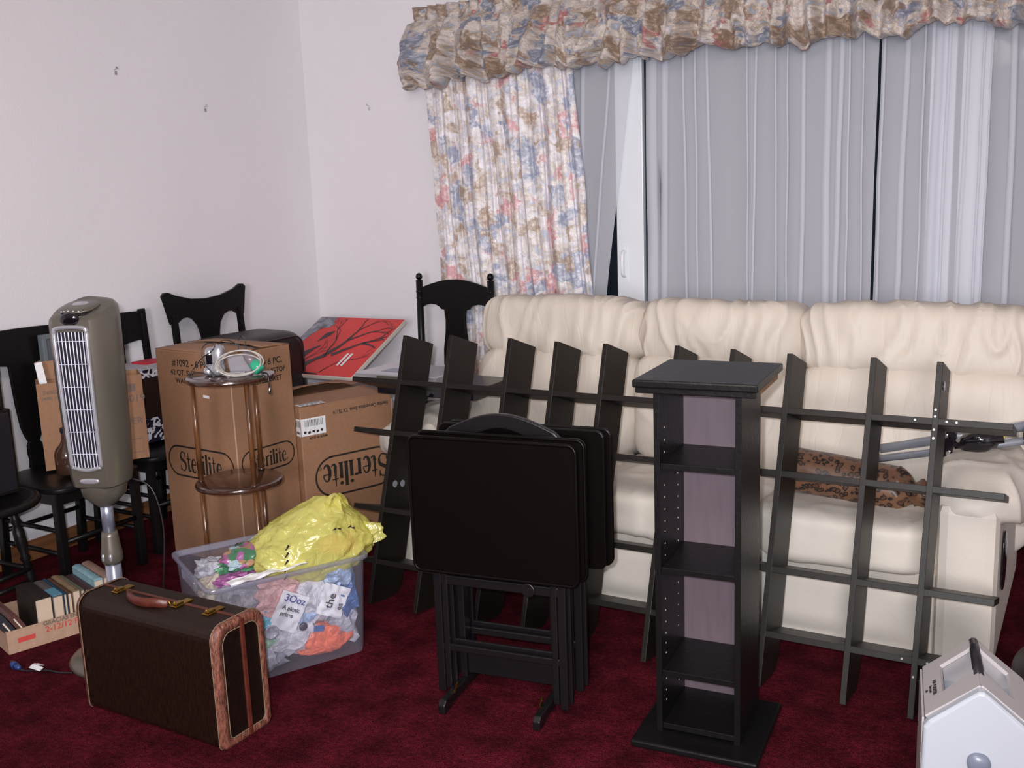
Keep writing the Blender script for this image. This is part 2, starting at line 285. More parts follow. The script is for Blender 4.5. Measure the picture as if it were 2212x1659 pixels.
def floral(name, stripes=True, tone=1.0, scale=1.0, darkbase=False):
    def f(nt, b):
        uv = N(nt, 'UVMap'); mp = N(nt, 'Mapping'); nt.links.new(uv.outputs[0], mp.inputs[0]); mp.inputs['Scale'].default_value = (scale, scale, 1)
        nz = N(nt, 'TexNoise', Scale=16.0, Detail=4.0); nt.links.new(mp.outputs[0], nz.inputs['Vector'])
        off = N(nt, 'MixRGB', blend_type='LINEAR_LIGHT'); off.inputs[0].default_value = 0.055; nt.links.new(mp.outputs[0], off.inputs[1]); nt.links.new(nz.outputs[1], off.inputs[2])
        base = (0.86, 0.83, 0.87) if not darkbase else (0.66, 0.58, 0.54)
        cur = None
        # cloudy leaves
        n2 = N(nt, 'TexNoise', Scale=13.0, Detail=6.0, Roughness=0.65); nt.links.new(off.outputs[0], n2.inputs['Vector'])
        r2 = ramp(nt, [(0.40, (0.0, 0, 0)), (0.56, (1, 1, 1))]); nt.links.new(n2.outputs[0], r2.inputs[0])
        n2b = N(nt, 'TexNoise', Scale=30.0, Detail=3.0); nt.links.new(off.outputs[0], n2b.inputs['Vector'])
        r2b = ramp(nt, [(0.40, (0.52, 0.55, 0.66)), (0.5, (0.60, 0.50, 0.42)), (0.62, (0.76, 0.72, 0.70))]); nt.links.new(n2b.outputs[0], r2b.inputs[0])
        if darkbase: r2b.color_ramp.elements[0].color = (0.34, 0.37, 0.44, 1); r2b.color_ramp.elements[1].color = (0.42, 0.31, 0.23, 1); r2b.color_ramp.elements[2].color = (0.62, 0.55, 0.50, 1)
        cur = mixc(nt, r2.outputs[0], base, r2b.outputs[0])
        if stripes:
            w = N(nt, 'TexWave', Scale=1.6, Distortion=0.0); w.bands_direction = 'X'; w.wave_profile = 'SIN'; nt.links.new(mp.outputs[0], w.inputs['Vector'])
            rw = ramp(nt, [(0.86, (0, 0, 0)), (0.88, (0.8, 0.8, 0.8)), (0.93, (0.8, 0.8, 0.8)), (0.95, (0, 0, 0))]); nt.links.new(w.outputs[0], rw.inputs[0])
            cur = mixc(nt, rw.outputs[0], cur, (0.44, 0.40, 0.52))
        # blossoms: soft noise patches with petal variation
        pal = [((0.60, 0.27, 0.29), (0.84, 0.62, 0.62), 5.0, 0.0, 0.580), ((0.27, 0.31, 0.44), (0.64, 0.67, 0.77), 4.4, 3.7, 0.562), ((0.40, 0.29, 0.22), (0.72, 0.61, 0.52), 5.6, 8.3, 0.575)]
        if darkbase: pal = [((0.36, 0.11, 0.11), (0.60, 0.34, 0.31), 6.0, 0.0, 0.605), ((0.14, 0.17, 0.25), (0.42, 0.45, 0.53), 5.0, 3.7, 0.565), ((0.22, 0.14, 0.09), (0.50, 0.37, 0.28), 5.6, 8.3, 0.545)]
        pv = N(nt, 'TexVoronoi', Scale=38.0); nt.links.new(off.outputs[0], pv.inputs['Vector'])
        for ca, cb, sc, o, th in pal:
            m2 = N(nt, 'Mapping'); nt.links.new(off.outputs[0], m2.inputs[0]); m2.inputs['Location'].default_value = (o, o * 0.7, 0); m2.inputs['Scale'].default_value = (1.25, 1, 1)
            v = N(nt, 'TexNoise', Scale=sc, Detail=2.5, Roughness=0.6); nt.links.new(m2.outputs[0], v.inputs['Vector'])
            rm = ramp(nt, [(th - 0.012, (0, 0, 0)), (th + 0.03, (1, 1, 1))]); nt.links.new(v.outputs[0], rm.inputs[0])
            rp = ramp(nt, [(0.10, cb), (0.62, ca)]); nt.links.new(pv.outputs['Distance'], rp.inputs[0])
            mm2 = N(nt, 'Math', operation='MULTIPLY'); mm2.inputs[1].default_value = 0.88; nt.links.new(rm.outputs[0], mm2.inputs[0])
            cur = mixc(nt, mm2.outputs[0], cur, rp.outputs[0])
        if tone != 1.0:
            cur = mixc(nt, 1 - tone, cur, (0.30, 0.24, 0.20))
        nt.links.new(cur, b.inputs['Base Color'])
        nb = N(nt, 'TexNoise', Scale=42.0, Detail=4.0, Roughness=0.6, Distortion=1.2); nt.links.new(mp.outputs[0], nb.inputs['Vector'])
        bp = N(nt, 'Bump', Strength=0.8 if darkbase else 0.55, Distance=0.012 if darkbase else 0.006); nt.links.new(nb.outputs[0], bp.inputs['Height']); nt.links.new(bp.outputs[0], b.inputs['Normal'])
        I(b, 'Sheen Weight', 0.1)
    return tex_mat(name, f, 0.34)
M_floral = floral('floral_chintz')
M_floral2 = floral('floral_valance_satin', stripes=False, darkbase=True, scale=1.05)
def leopard_b(nt, b):
    tc = N(nt, 'TexCoord'); nz = N(nt, 'TexNoise', Scale=30.0); nt.links.new(tc.outputs['Object'], nz.inputs['Vector'])
    off = N(nt, 'MixRGB', blend_type='LINEAR_LIGHT'); off.inputs[0].default_value = 0.012; nt.links.new(tc.outputs['Object'], off.inputs[1]); nt.links.new(nz.outputs[1], off.inputs[2])
    v = N(nt, 'TexVoronoi', Scale=42.0); nt.links.new(off.outputs[0], v.inputs['Vector'])
    r = ramp(nt, [(0.0, (0.07, 0.03, 0.015)), (0.26, (0.085, 0.035, 0.018)), (0.30, (0.008, 0.005, 0.004)), (0.42, (0.008, 0.005, 0.004)), (0.48, (0.13, 0.058, 0.03)), (1, (0.17, 0.08, 0.042))])
    nt.links.new(v.outputs['Distance'], r.inputs[0]); nt.links.new(r.outputs[0], b.inputs['Base Color'])
M_leopard = tex_mat('leopard_print_satin', leopard_b, 0.45, sheen=0.1)
def damask_b(nt, b):
    tc = N(nt, 'TexCoord'); mp = N(nt, 'Mapping'); nt.links.new(tc.outputs['Object'], mp.inputs[0]); mp.inputs['Scale'].default_value = (1, 1, 1)
    n = N(nt, 'TexNoise', Scale=27.0, Detail=1.0, Distortion=1.4); nt.links.new(mp.outputs[0], n.inputs['Vector'])
    r = ramp(nt, [(0.48, (0.015, 0.012, 0.03)), (0.52, (0.72, 0.70, 0.76))]); nt.links.new(n.outputs[0], r.inputs[0]); nt.links.new(r.outputs[0], b.inputs['Base Color'])
M_damask = tex_mat('black_white_damask', damask_b, 0.5)

# ------------------------------------------------------------ the room
YB = 4.75; XL = -4.15; XR = 2.4; YF = -4.2; ZC = 2.95
def struct(name, bm, m, **k): return obj(name, bm, m, kind='structure', **k)
b = BM(); bx(b, XL - 0.1, XR + 0.1, YF - 0.1, YB + 0.1, -0.1, 0); struct('floor', b, M_carpet)
b = BM(); bx(b, XL - 0.1, XR + 0.1, YF - 0.1, YB + 0.1, ZC, ZC + 0.1); struct('ceiling', b, M_ceil)
b = BM(); bx(b, XL - 0.1, XL, YF, YB, 0, ZC); struct('wall_left', b, M_wall)
b = BM(); bx(b, XR, XR + 0.1, YF, YB, 0, ZC); struct('wall_right', b, M_wall)
b = BM(); bx(b, XL, XR, YF - 0.1, YF, 0, ZC); struct('wall_front', b, M_wall)
WX0, WX1, WZ1 = -2.85, 1.15, 2.44
b = BM(); bx(b, XL - 0.1, WX0, YB, YB + 0.12, 0, ZC); bx(b, WX1, XR + 0.1, YB, YB + 0.12, 0, ZC); bx(b, WX0, WX1, YB, YB + 0.12, WZ1, ZC); struct('wall_back', b, M_wall)
b = BM(); bx(b, XL, XL + 0.014, YF, YB, 0, 0.085); bx(b, XL, XL + 0.009, YF, YB, 0.085, 0.093); struct('baseboard_left', b, M_base, bevel=0.002)
b = BM(); bx(b, XL, WX0, YB - 0.014, YB, 0, 0.085); bx(b, XL, WX0, YB - 0.009, YB, 0.085, 0.093); struct('baseboard_back', b, M_base, bevel=0.002)
# sliding patio door: outer frame, stiles, glass
dr = bpy.data.objects.new('window_1', None); COL.objects.link(dr); dr['kind'] = 'structure'; dr.location = (WX0, YB, 0)
def dpart(name, rects, m, y0, y1, bevel=0.004):
    b = BM()
    for x0, x1, z0, z1 in rects: bx(b, x0 - WX0, x1 - WX0, y0 - YB, y1 - YB, z0, z1)
    return obj(name, b, m, dr, bevel=bevel)
dpart('outer_frame', [(WX0, WX0 + 0.06, 0, WZ1), (WX1 - 0.06, WX1, 0, WZ1), (WX0 + 0.06, WX1 - 0.06, WZ1 - 0.06, WZ1), (WX0 + 0.06, WX1 - 0.06, 0, 0.07)], M_white, YB - 0.01, YB + 0.1)
dpart('sliding_sash', [(-2.146, -2.00, 0.07, WZ1 - 0.06), (-2.00, -0.68, 0.07, 0.17), (-2.00, -0.68, WZ1 - 0.16, WZ1 - 0.06), (-0.68, -0.58, 0.07, WZ1 - 0.06)], M_white, YB - 0.005, YB + 0.03)
dpart('fixed_sash', [(-0.56, -0.45, 0.07, WZ1 - 0.06), (-0.45, WX1 - 0.06, 0.07, 0.15), (-0.45, WX1 - 0.06, WZ1 - 0.14, WZ1 - 0.06)], M_white, YB + 0.035, YB + 0.07)
dpart('side_sash', [(-2.79, -2.72, 0.07, WZ1 - 0.06)], M_white, YB + 0.035, YB + 0.07)
g = dpart('glass_pane', [(-2.72, -2.15, 0.1, WZ1 - 0.1), (-0.45, WX1 - 0.08, 0.1, WZ1 - 0.1)], M_glass, YB + 0.050, YB + 0.055, 0)
g = dpart('sliding_glass_pane', [(-2.0, -0.68, 0.15, WZ1 - 0.15)], M_glass, YB + 0.010, YB + 0.015, 0)
b = BM(); x = -2.105 - WX0; tube(b, smooth_path([(x, -0.006, 1.13), (x, -0.035, 1.15), (x, -0.035, 1.24), (x, -0.006, 1.26)], 5), 0.008, flat=1.3); bx(b, x - 0.014, x + 0.014, -0.010, -0.004, 1.10, 1.29); obj('door_handle', b, M_white, dr, smooth=False)
# dark night boards beyond the glass: a low patio slab outside
b = BM(); bx(b, WX0 - 2, WX1 + 2, YB + 0.14, YB + 4, -0.25, -0.12); struct('trim_1', b, mat('patio_concrete', (0.05, 0.05, 0.055), 0.9, var=0.2))

# ------------------------------------------------------------ fabric sheets hung in pleats
def hang(name, path_top, path_bot, z0, z1, m, rows=14, thick=0.0, uvs=1.0, wob=0.0, seed=0, parent=None):
    """ruled cloth between a top polyline and a bottom polyline (same count)"""
    b = BM(); uvl = b.loops.layers.uv.new('UVMap'); n = len(path_top); grid = []; U = [0.0]
    for i in range(1, n): U.append(U[-1] + (Vector(path_top[i]) - Vector(path_top[i - 1])).length)
    for r in range(rows + 1):
        t = r / rows; z = z1 + (z0 - z1) * t; row = []
        for i in range(n):
            p = Vector(path_top[i]).lerp(Vector(path_bot[i]), t)
            if wob: p = p + Vector((noise.noise(Vector((U[i] * 6, z * 2.2, seed))) * wob * 0.6, noise.noise(Vector((U[i] * 9, z * 1.8, seed + 5))) * wob))
            row.append(b.verts.new((p[0], p[1], z)))
        grid.append(row)
    for r in range(rows):
        for i in range(n - 1):
            f = b.faces.new((grid[r][i], grid[r][i + 1], grid[r + 1][i + 1], grid[r + 1][i]))
            for l, (rr, ii) in zip(f.loops, ((r, i), (r, i + 1), (r + 1, i + 1), (r + 1, i))):
                l[uvl].uv = (U[ii] * uvs, (z1 + (z0 - z1) * rr / rows) * uvs)
    o = obj(name, b, m, parent, smooth=True)
    if thick: s = o.modifiers.new('s', 'SOLIDIFY'); s.thickness = thick
    return o
def pleats(x0, x1, y, n, amp, seed, sub=6):
    random.seed(seed); pts = []; k = n * sub
    for i in range(k + 1):
        t = i / k; ph = t * n * 2 * PI; pts.append((x0 + (x1 - x0) * t + 0.3 * amp * math.sin(2 * ph + seed), y + amp * math.sin(ph) * (0.75 + 0.4 * noise.noise(Vector((t * 9, seed, 0)))) + amp * 0.3 * math.sin(ph * 2.3 + 1)))
    return pts
t_ = thing('floral_curtain', 'floral print curtain hanging in pleats left of the patio door, behind the sofa', 'curtain', (0, 0, 0))
hang('curtain_panel', pleats(-3.20, -2.32, 4.62, 12, 0.015, 1, 8), pleats(-3.12, -2.15, 4.62, 12, 0.022, 1, 8), 0.04, 2.30, M_floral, rows=60, thick=0.002, wob=0.022, parent=t_)
t_ = thing('floral_curtain', 'floral print curtain hem glimpsed past the right end of the sofa', 'curtain', (0, 0, 0))
hang('curtain_panel', pleats(-0.135, 0.6, 4.62, 9, 0.02, 5, 8), pleats(-0.185, 0.6, 4.40, 9, 0.04, 5, 8), 0.03, 2.30, M_floral, rows=50, thick=0.002, wob=0.02, parent=t_)
def sheer(label, xt0, xb0, xt1, xb1, folds, y=4.685, seed=0, flare=None):
    """flat voile with narrow triple-layer folds at (x_top, x_bottom, width)"""
    top = [(xt0, y)]; bot = [(xb0, y)]
    for xt, xb, wd in folds:
        for dx, dy in ((-wd / 2, 0), (wd / 2, -0.003), (wd / 2, -0.006), (-wd / 2, -0.009), (-wd / 2, -0.012), (wd / 2, -0.015), (wd / 2 + 0.002, -0.008)):
            top.append((xt + dx, y + dy)); bot.append((xb + dx * 1.1, y + dy * 1.2))
        top.append((xt + wd, y)); bot.append((xb + wd, y))
    top.append((xt1, y)); bot.append((xb1, y))
    o = hang('sheer_curtain', top, bot, 0.05, 2.29, M_sheer, rows=12, wob=0.012, seed=seed); tag(o, label, 'curtain', 'white sheer curtains over the patio door'); return o
# positions where the folds stand out
sheer('white sheer curtain swept back beside the floral curtain, left of the bare door stile', -2.55, -2.42, -2.004, -2.32, [(-2.40, -2.38, 0.012), (-2.28, -2.36, 0.02), (-2.13, -2.35, 0.012)], seed=1)
F = [(-1.92, -1.93, 0.05), (-1.85, -1.88, 0.03), (-1.762, -1.735, 0.010), (-1.70, -1.69, 0.008), (-1.645, -1.61, 0.012), (-1.458, -1.44, 0.006), (-1.41, -1.435, 0.010), (-1.322, -1.305, 0.007), (-1.267, -1.26, 0.007), (-1.20, -1.195, 0.018), (-1.098, -1.075, 0.030), (-1.035, -1.05, 0.020), (-1.00, -1.0, 0.008), (-0.948, -0.915, 0.006)]
sheer('white sheer curtain panel between the bare door stile and the dark slit', -1.937, -1.965, -0.884, -0.893, F, seed=2)
F = [(-0.857, -0.868, 0.010), (-0.765, -0.79, 0.022), (-0.695, -0.70, 0.008), (-0.64, -0.66, 0.030), (-0.60, -0.615, 0.01), (-0.525, -0.545, 0.012), (-0.47, -0.475, 0.008), (-0.438, -0.445, 0.006), (-0.36, -0.345, 0.022), (-0.2, -0.2, 0.01), (-0.05, -0.06, 0.02), (0.15, 0.16, 0.015)]
sheer('white sheer curtain panel right of the dark slit, behind the right sofa seat', -0.868, -0.886, 0.9, 0.9, F, seed=3)
# curtain rod hidden in the valance
b = BM(); cyl(b, (-3.20, 4.655, 2.31), (1.3, 4.655, 2.31), 0.013, seg=10); bx(b, -3.20, -3.17, 4.655, 4.75, 2.295, 2.325); bx(b, 1.22, 1.25, 4.655, 4.75, 2.295, 2.325); tag(obj('curtain_rod', b, M_white), 'white curtain rod running inside the floral valance', 'curtain rod')
# valance: gathered, ballooned lower edge, ruffled header
def valance():
    b = BM(); uvl = b.loops.layers.uv.new('UVMap'); x0, x1 = -3.205, 1.3; n = 560; rows = 34; grid = []
    for r in range(rows + 1):
        v = r / rows; row = []
        for i in range(n + 1):
            u = i / n * (x1 - x0 + 0.2); cx = x0 + max(0, u - 0.2); ret = max(0, 0.2 - u)         # left return to the wall
            g1 = noise.noise(Vector((u * 9.5, v * 0.7, 2))); g2 = noise.noise(Vector((u * 23, v * 1.6, 7)))
            g3 = noise.noise(Vector((u * 7 + v * 1.5, v * 3, 11))); g4 = noise.noise(Vector((u * 30, v * 9, 17)))
            if v < 0.16:   # header ruffle
                t = v / 0.16; z = 2.545 - 0.075 * t; off = 0.03 + 0.018 * (1 - t) * math.sin(u * 95 + 3 * g1) + 0.006 * g2
            elif v < 0.86:
                t = (v - 0.16) / 0.70; bot = 2.150 + 0.030 * g3 + 0.028 * g2 + 0.016 * math.sin(u * 14 + 3 * g1)
                z = 2.47 + (bot - 2.47) * t; bul = math.sin(min(1, t * 1.05) * PI * 0.62)
                off = 0.045 + 0.095 * bul + (0.055 * (1 - abs(g1) * 3.6) + 0.050 * g2 + 0.036 * math.sin(u * 34 + 5 * g1 + 2 * g3)) * (0.35 + 0.9 * t) + 0.034 * g4 * t
            else:          # turned under
                t = (v - 0.86) / 0.14; bot = 2.150 + 0.030 * g3 + 0.028 * g2 + 0.016 * math.sin(u * 14 + 3 * g1); z = bot - 0.014 * math.sin(t * PI) + 0.045 * t
                off = (0.03 + 0.085 * math.sin(PI * 0.62) + 0.025 * g1 + 0.01 * g2) * (1 - t) + 0.02 * t
            ty = min(1.0, ret / 0.2)
            x = cx - off * (0.6 if ret > 0 else max(0, 1 - (u - 0.2) / 0.1) * 0.6); y = 4.62 - off * (1 - 0.7 * ty) + ty * 0.115
            row.append(b.verts.new((x, y, z)))
        grid.append(row)
    for r in range(rows):
        for i in range(n):
            f = b.faces.new((grid[r][i], grid[r][i + 1], grid[r + 1][i + 1], grid[r + 1][i]))
            for l, (rr, ii) in zip(f.loops, ((r, i), (r, i + 1), (r + 1, i + 1), (r + 1, i))): l[uvl].uv = (ii / n * 5.6, rr / rows * 0.62)
    o = obj('valance', b, M_floral2, smooth=True); s = o.modifiers.new('s', 'SOLIDIFY'); s.thickness = 0.002; s.offset = 0
    tag(o, 'gathered floral balloon valance across the top of the patio door', 'valance')
valance()
# three little nails in the walls
for x, y, z, lb in ((XL, 3.399, 2.212, 'small nail in the left wall, the highest and farthest left'), (XL, 3.947, 2.068, 'small nail in the left wall nearer the corner'), (-3.68, YB, 2.084, 'small nail in the back wall between the corner and the floral curtain')):
    b = BM()
    if x == XL: cyl(b, (0, 0, 0.004), (0.02, 0, 0.012), 0.0022, seg=8); cyl(b, (0.02, 0, 0.012), (0.022, 0, 0.013), 0.006, seg=10); box(b, (0.006, 0.004, -0.01), (0.0018, 0.006, 0.009))
    else: cyl(b, (0, 0, 0.004), (0, -0.02, 0.012), 0.0022, seg=8); cyl(b, (0, -0.02, 0.012), (0, -0.022, 0.013), 0.006, seg=10); box(b, (0.004, -0.006, -0.01), (0.006, 0.0018, 0.009))
    o = obj('wall_nail', b, M_steel); o.location = (x, y, z); tag(o, lb, 'nail')

# ------------------------------------------------------------ sofa
M_crease = tex_mat('creased_cream_leather', crease_b, 0.52)
sofa = thing('sofa', 'cream leather three seat sofa with plump pillow arms in front of the patio door', 'sofa', (-1.40, 3.28, 0))
SX = [-1.03, -0.255, 0.405, 1.0]     # seat boundaries, local x
BX = [-1.03, -0.255, 0.405, 1.255]   # back cushion boundaries
def spart(name, bm, m=M_leather, **k): return obj(name, bm, m, sofa, smooth=True, **k)
b = BM()
for i in range(3):
    bx(b, SX[i] + 0.002, SX[i + 1] - 0.002, 0.0, 0.14, 0.008, 0.325)
obj('front_panel', b, M_leather, sofa, bevel=0.012)
b = BM(); bx(b, -1.02, 0.99, 0.15, 0.92, 0.04, 0.30); obj('seat_base', b, M_leather, sofa)
for i in range(3):
    b = BM(); cx = (SX[i] + SX[i + 1]) / 2; hx = (SX[i + 1] - SX[i]) / 2
    pillow(b, (cx, 0.30, 0.385), (hx + 0.004, 0.325, 0.095), e=6.5, n=38, amp=0.012, freq=3.5, wr=0.006, wf=(9, 7, 2), seed=i + 3)
    spart('seat_cushion', b)
    cx = (BX[i] + BX[i + 1]) / 2; hx = (BX[i + 1] - BX[i]) / 2
    b = BM(); pillow(b, (cx, 0.67, 0.645), (hx + 0.008, 0.19, 0.225), e=6.5, n=38, amp=0.014, freq=3.5, wr=0.008, wf=(7, 2, 2.5), seed=i + 13, rot=Matrix.Rotation(math.radians(-12), 3, 'X'))
    spart('back_cushion', b, M_crease)
    b = BM(); pillow(b, (cx, 0.745, 0.955), (hx + 0.012, 0.195, 0.140), e=4.6, n=60, amp=0.015, freq=3.0, wr=0.014, wf=(13, 1.0, 1.8), seed=i + 21, rot=Matrix.Rotation(math.radians(-10), 3, 'X'))
    spart('head_pillow', b, M_crease)
b = BM(); pillow(b, (0.11, 0.90, 0.55), (1.13, 0.11, 0.46), e=8, n=16, amp=0.004); spart('back_shell', b)
for s, x0, x1 in ((-1, -1.17, -1.03), (1, 0.995, 1.175)):
    b = BM(); bx(b, x0, x1, 0.0, 1.0, 0.006, 0.56)
    obj('arm_panel', b, M_leather, sofa, bevel=0.035)
    b = BM(); cxx = (x0 + x1) / 2 + 0.02 * s
    def sg(q, w_):
        w = w_.copy(); w.z -= 0.05 * max(0, s * q.x - 0.5) * 1.5
        if q.y < -0.6: w.z -= 0.03 * (-q.y - 0.6)
        return w
    pillow(b, (cxx, 0.505, 0.560), (0.155, 0.50, 0.088), e=3.0, n=40, amp=0.014, freq=5, wr=0.015, wf=(5, 9, 3), seed=50 + s, sag=sg); spart('arm_pillow', b)
b = BM(); pillow(b, (1.181, 0.17, 0.34), (0.008, 0.045, 0.10), e=2.5, n=8); obj('recliner_lever_slot', b, M_gloss, sofa, smooth=True, label='dark oval recliner lever slot in the side of the sofa arm')

# bolster on the sofa
t_ = thing('bolster_pillow', 'leopard print bolster pillow lying on the right seat of the cream sofa', 'pillow', (-0.74, 3.50, 0.545))
b = BM(); n = 60; seg = 40; rings = []
for i in range(n + 1):
    t = i / n; x = -0.20 + 0.45 * t; rr = 0.080 * (1 - 0.92 * max(0, (t - 0.82) / 0.18) ** 2.4) * (1 - 0.9 * max(0, (0.12 - t) / 0.12) ** 3); ring = []
    for k in range(seg):
        a = 2 * PI * k / seg; q = rr * (1 + 0.05 * noise.noise(Vector((x * 9, math.cos(a), math.sin(a)))) + (0.10 * math.sin(a * 9 + 2 * math.cos(a)) if t > 0.86 or t < 0.08 else 0.0))
        ring.append(b.verts.new((x, q * math.cos(a), q * math.sin(a) - 0.045 * (t - 0.4) ** 1)))
    rings.append(ring)
for a, c in zip(rings, rings[1:]):
    for k in range(seg): b.faces.new((a[k], a[(k + 1) % seg], c[(k + 1) % seg], c[k]))
b.faces.new(rings[0]); b.faces.new(rings[-1]); obj('pillow_body', b, M_leopard, t_, smooth=True)
b = BM(); crumple(b, (0.262, 0, -0.03), (0.035, 0.04, 0.04), seed=4, sub=3, k=0.5, freq=3.0); obj('gathered_end', b, M_leopard, t_, smooth=True)
# folded tripod-like stand lying over the arm
t_ = thing('folded_tripod', 'folded grey metal tripod with glossy black clamp lying over the right sofa arm', 'tripod', (0, 0, 0))
b = BM(); tube(b, [(-0.66, 3.74, 0.60), (-0.14, 3.74, 0.738)], 0.017, 12); obj('leg_tube', b, M_tubegrey, t_, smooth=True)
b = BM(); tube(b, [(-0.66, 3.70, 0.572), (-0.36, 3.70, 0.64), (-0.12, 3.70, 0.700)], 0.013, 12); obj('leg_tube', b, M_tubegrey, t_, smooth=True)
b = BM(); crumple(b, (-0.325, 3.64, 0.682), (0.062, 0.03, 0.036), seed=3, sub=3, k=0.22, rot=Matrix.Rotation(-0.22, 3, 'Y')); cyl(b, (-0.40, 3.63, 0.665), (-0.25, 3.63, 0.70), 0.016); obj('clamp', b, M_gloss, t_, smooth=True)
b = BM(); prism(b, rrect(-0.018, 0.018, -0.05, 0.05, 0.012), 0.03, Matrix.Translation((-0.418, 3.635, 0.668)) @ Matrix.Rotation(0.2, 4, 'Y')); obj('clamp_bracket', b, M_gloss, t_, bevel=0.004)
for dx, dz in ((-0.010, 0.028), (0.0, -0.03), (0.03, 0.018)):
    b = BM(); cyl(b, (-0.418 + dx, 3.622, 0.668 + dz), (-0.418 + dx, 3.612, 0.668 + dz), 0.007, seg=12); obj('bolt', b, M_steel, t_)
b = BM(); box(b, (-0.262, 3.66, 0.708), (0.014, 0.014, 0.014)); obj('yellow_tab', b, M_yellowpl, t_, bevel=0.004, label='yellow tab')
b = BM(); pillow(b, (-0.170, 3.70, 0.70), (0.028, 0.035, 0.045), e=2.5, n=8); obj('end_knob', b, M_gloss, t_, smooth=True)

# ------------------------------------------------------------ leaning lattice shelf
TILT = math.atan(0.33)
lat = thing('lattice_shelf', 'dark brown lattice wall shelf leaning back against the front of the cream sofa', 'shelf', (0, 2.885, 0.02), rot=(-TILT, 0, 0))
D = 0.19
for k, x in enumerate((-2.392, -2.176, -1.910, -1.713, -1.518, -1.249, -1.053, -0.864, -0.606, -0.415)):
    b = BM(); L = 1.055 + (0.003, 0.012, 0.010, 0.006, 0.006, 0.010, 0.006, 0, 0, -0.004)[k]
    pts = [(0, 0.0), (0, L), (D, L), (D, 0.09)] + [(D - 0.07 + 0.07 * math.cos(a), 0.09 - 0.07 * math.sin(a) ) for a in (0.4, 0.8, 1.2, 1.57)] 
    M_ = Matrix.Translation((x + 0.011, 0, 0)) @ Matrix.Rotation(PI / 2, 4, 'Z'); prism(b, pts, 0.018, M_)
    obj('upright_board', b, M_lattice, lat, bevel=0.0012)
for zl, xa, xb in ((0.870, -2.615, -0.195), (0.668, -2.572, -0.203), (0.366, -2.52, -0.208), (0.165, -2.44, -0.30)):
    b = BM(); prism(b, [(xa, zl - 0.010), (xa, zl + 0.010), (xb, zl + 0.010), (xb, zl - 0.010)], D - 0.001, Matrix.Translation((0, D / 2, 0))); obj('cross_board', b, M_lattice, lat, bevel=0.0012)
for x, y, z in ((-0.393, 0.05, 0.985), (-0.393, 0.085, 0.10), (-2.370, 0.05, 0.47), (-2.370, 0.10, 0.475)):
    b = BM(); lathe(b, [(0.014, 0), (0.014, 0.002), (0.006, 0.003)], 14, (x, y, z), (1, 0, 0)); obj('bracket_washer', b, M_tubegrey, lat, smooth=False)
for x, z in ((-0.405, 0.905), (-0.405, 0.885), (-0.405, 0.845), (-0.405, 0.82), (-0.372, 0.871), (-0.345, 0.871), (-0.46, 0.871), (-0.405, 0.12), (-0.44, 0.166), (-0.37, 0.166)):
    b = BM(); cyl(b, (x, -0.003, z), (x, 0.002, z), 0.0035, seg=8); obj('screw', b, M_steel, lat)

# ------------------------------------------------------------ narrow media tower
tw = thing('media_tower', 'tall narrow black media tower with open shelves standing in the right foreground', 'shelf unit', (-1.032, 2.50, 0), math.radians(5))
TW, TD, TH = 0.24, 0.245, 1.037
b = BM(); bx(b, -0.055, TW + 0.062, -0.075, TD + 0.045, 0.0, 0.022); obj('base_plate', b, M_blackwood, tw, bevel=0.006)
b = BM(); bx(b, -0.042, TW + 0.052, -0.055, TD + 0.05, TH, TH + 0.022); obj('top_board', b, M_blackwood, tw, bevel=0.005)
b = BM(); bx(b, -0.036, TW + 0.046, -0.046, 0.004, TH - 0.016, TH); obj('top_lip', b, M_blackwood, tw, bevel=0.003)
b = BM(); bx(b, -0.032, TW + 0.040, 0.018, TD + 0.04, TH - 0.022, TH); obj('top_trim', b, M_rawwood, tw, label='raw chipboard underside of the top')
b = BM(); bx(b, 0, 0.017, 0, TD, 0.022, TH - 0.022); obj('side_panel', b, M_blackwood, tw, bevel=0.001)
b = BM(); bx(b, TW - 0.017, TW, 0, TD, 0.022, TH - 0.022); obj('side_panel', b, M_blackwood, tw, bevel=0.001)
b = BM(); bx(b, 0.017, TW - 0.017, TD - 0.006, TD, 0.03, TH - 0.022); obj('back_panel', b, M_purple, tw, label='mauve-brown hardboard back')
for z in (0.030, 0.192, 0.500, 0.800):
    b = BM(); bx(b, 0.017, TW - 0.017, 0.006, TD - 0.006, z, z + 0.017); obj('shelf_board', b, M_blackwood, tw, bevel=0.001)
k = 0
for yy in (0.045, 0.175):
    for z in (0.10, 0.13, 0.165, 0.245, 0.275, 0.305, 0.34, 0.375, 0.41, 0.44, 0.475, 0.54, 0.575, 0.61, 0.64, 0.675, 0.71, 0.745, 0.84, 0.875, 0.91):
        if (int(z * 1000) + int(yy * 100)) % 7 == 3: continue
        b = BM(); cyl(b, (0.0168, yy, z), (0.0175, yy, z), 0.0026, seg=8); obj('peg_hole', b, M_hole, tw)

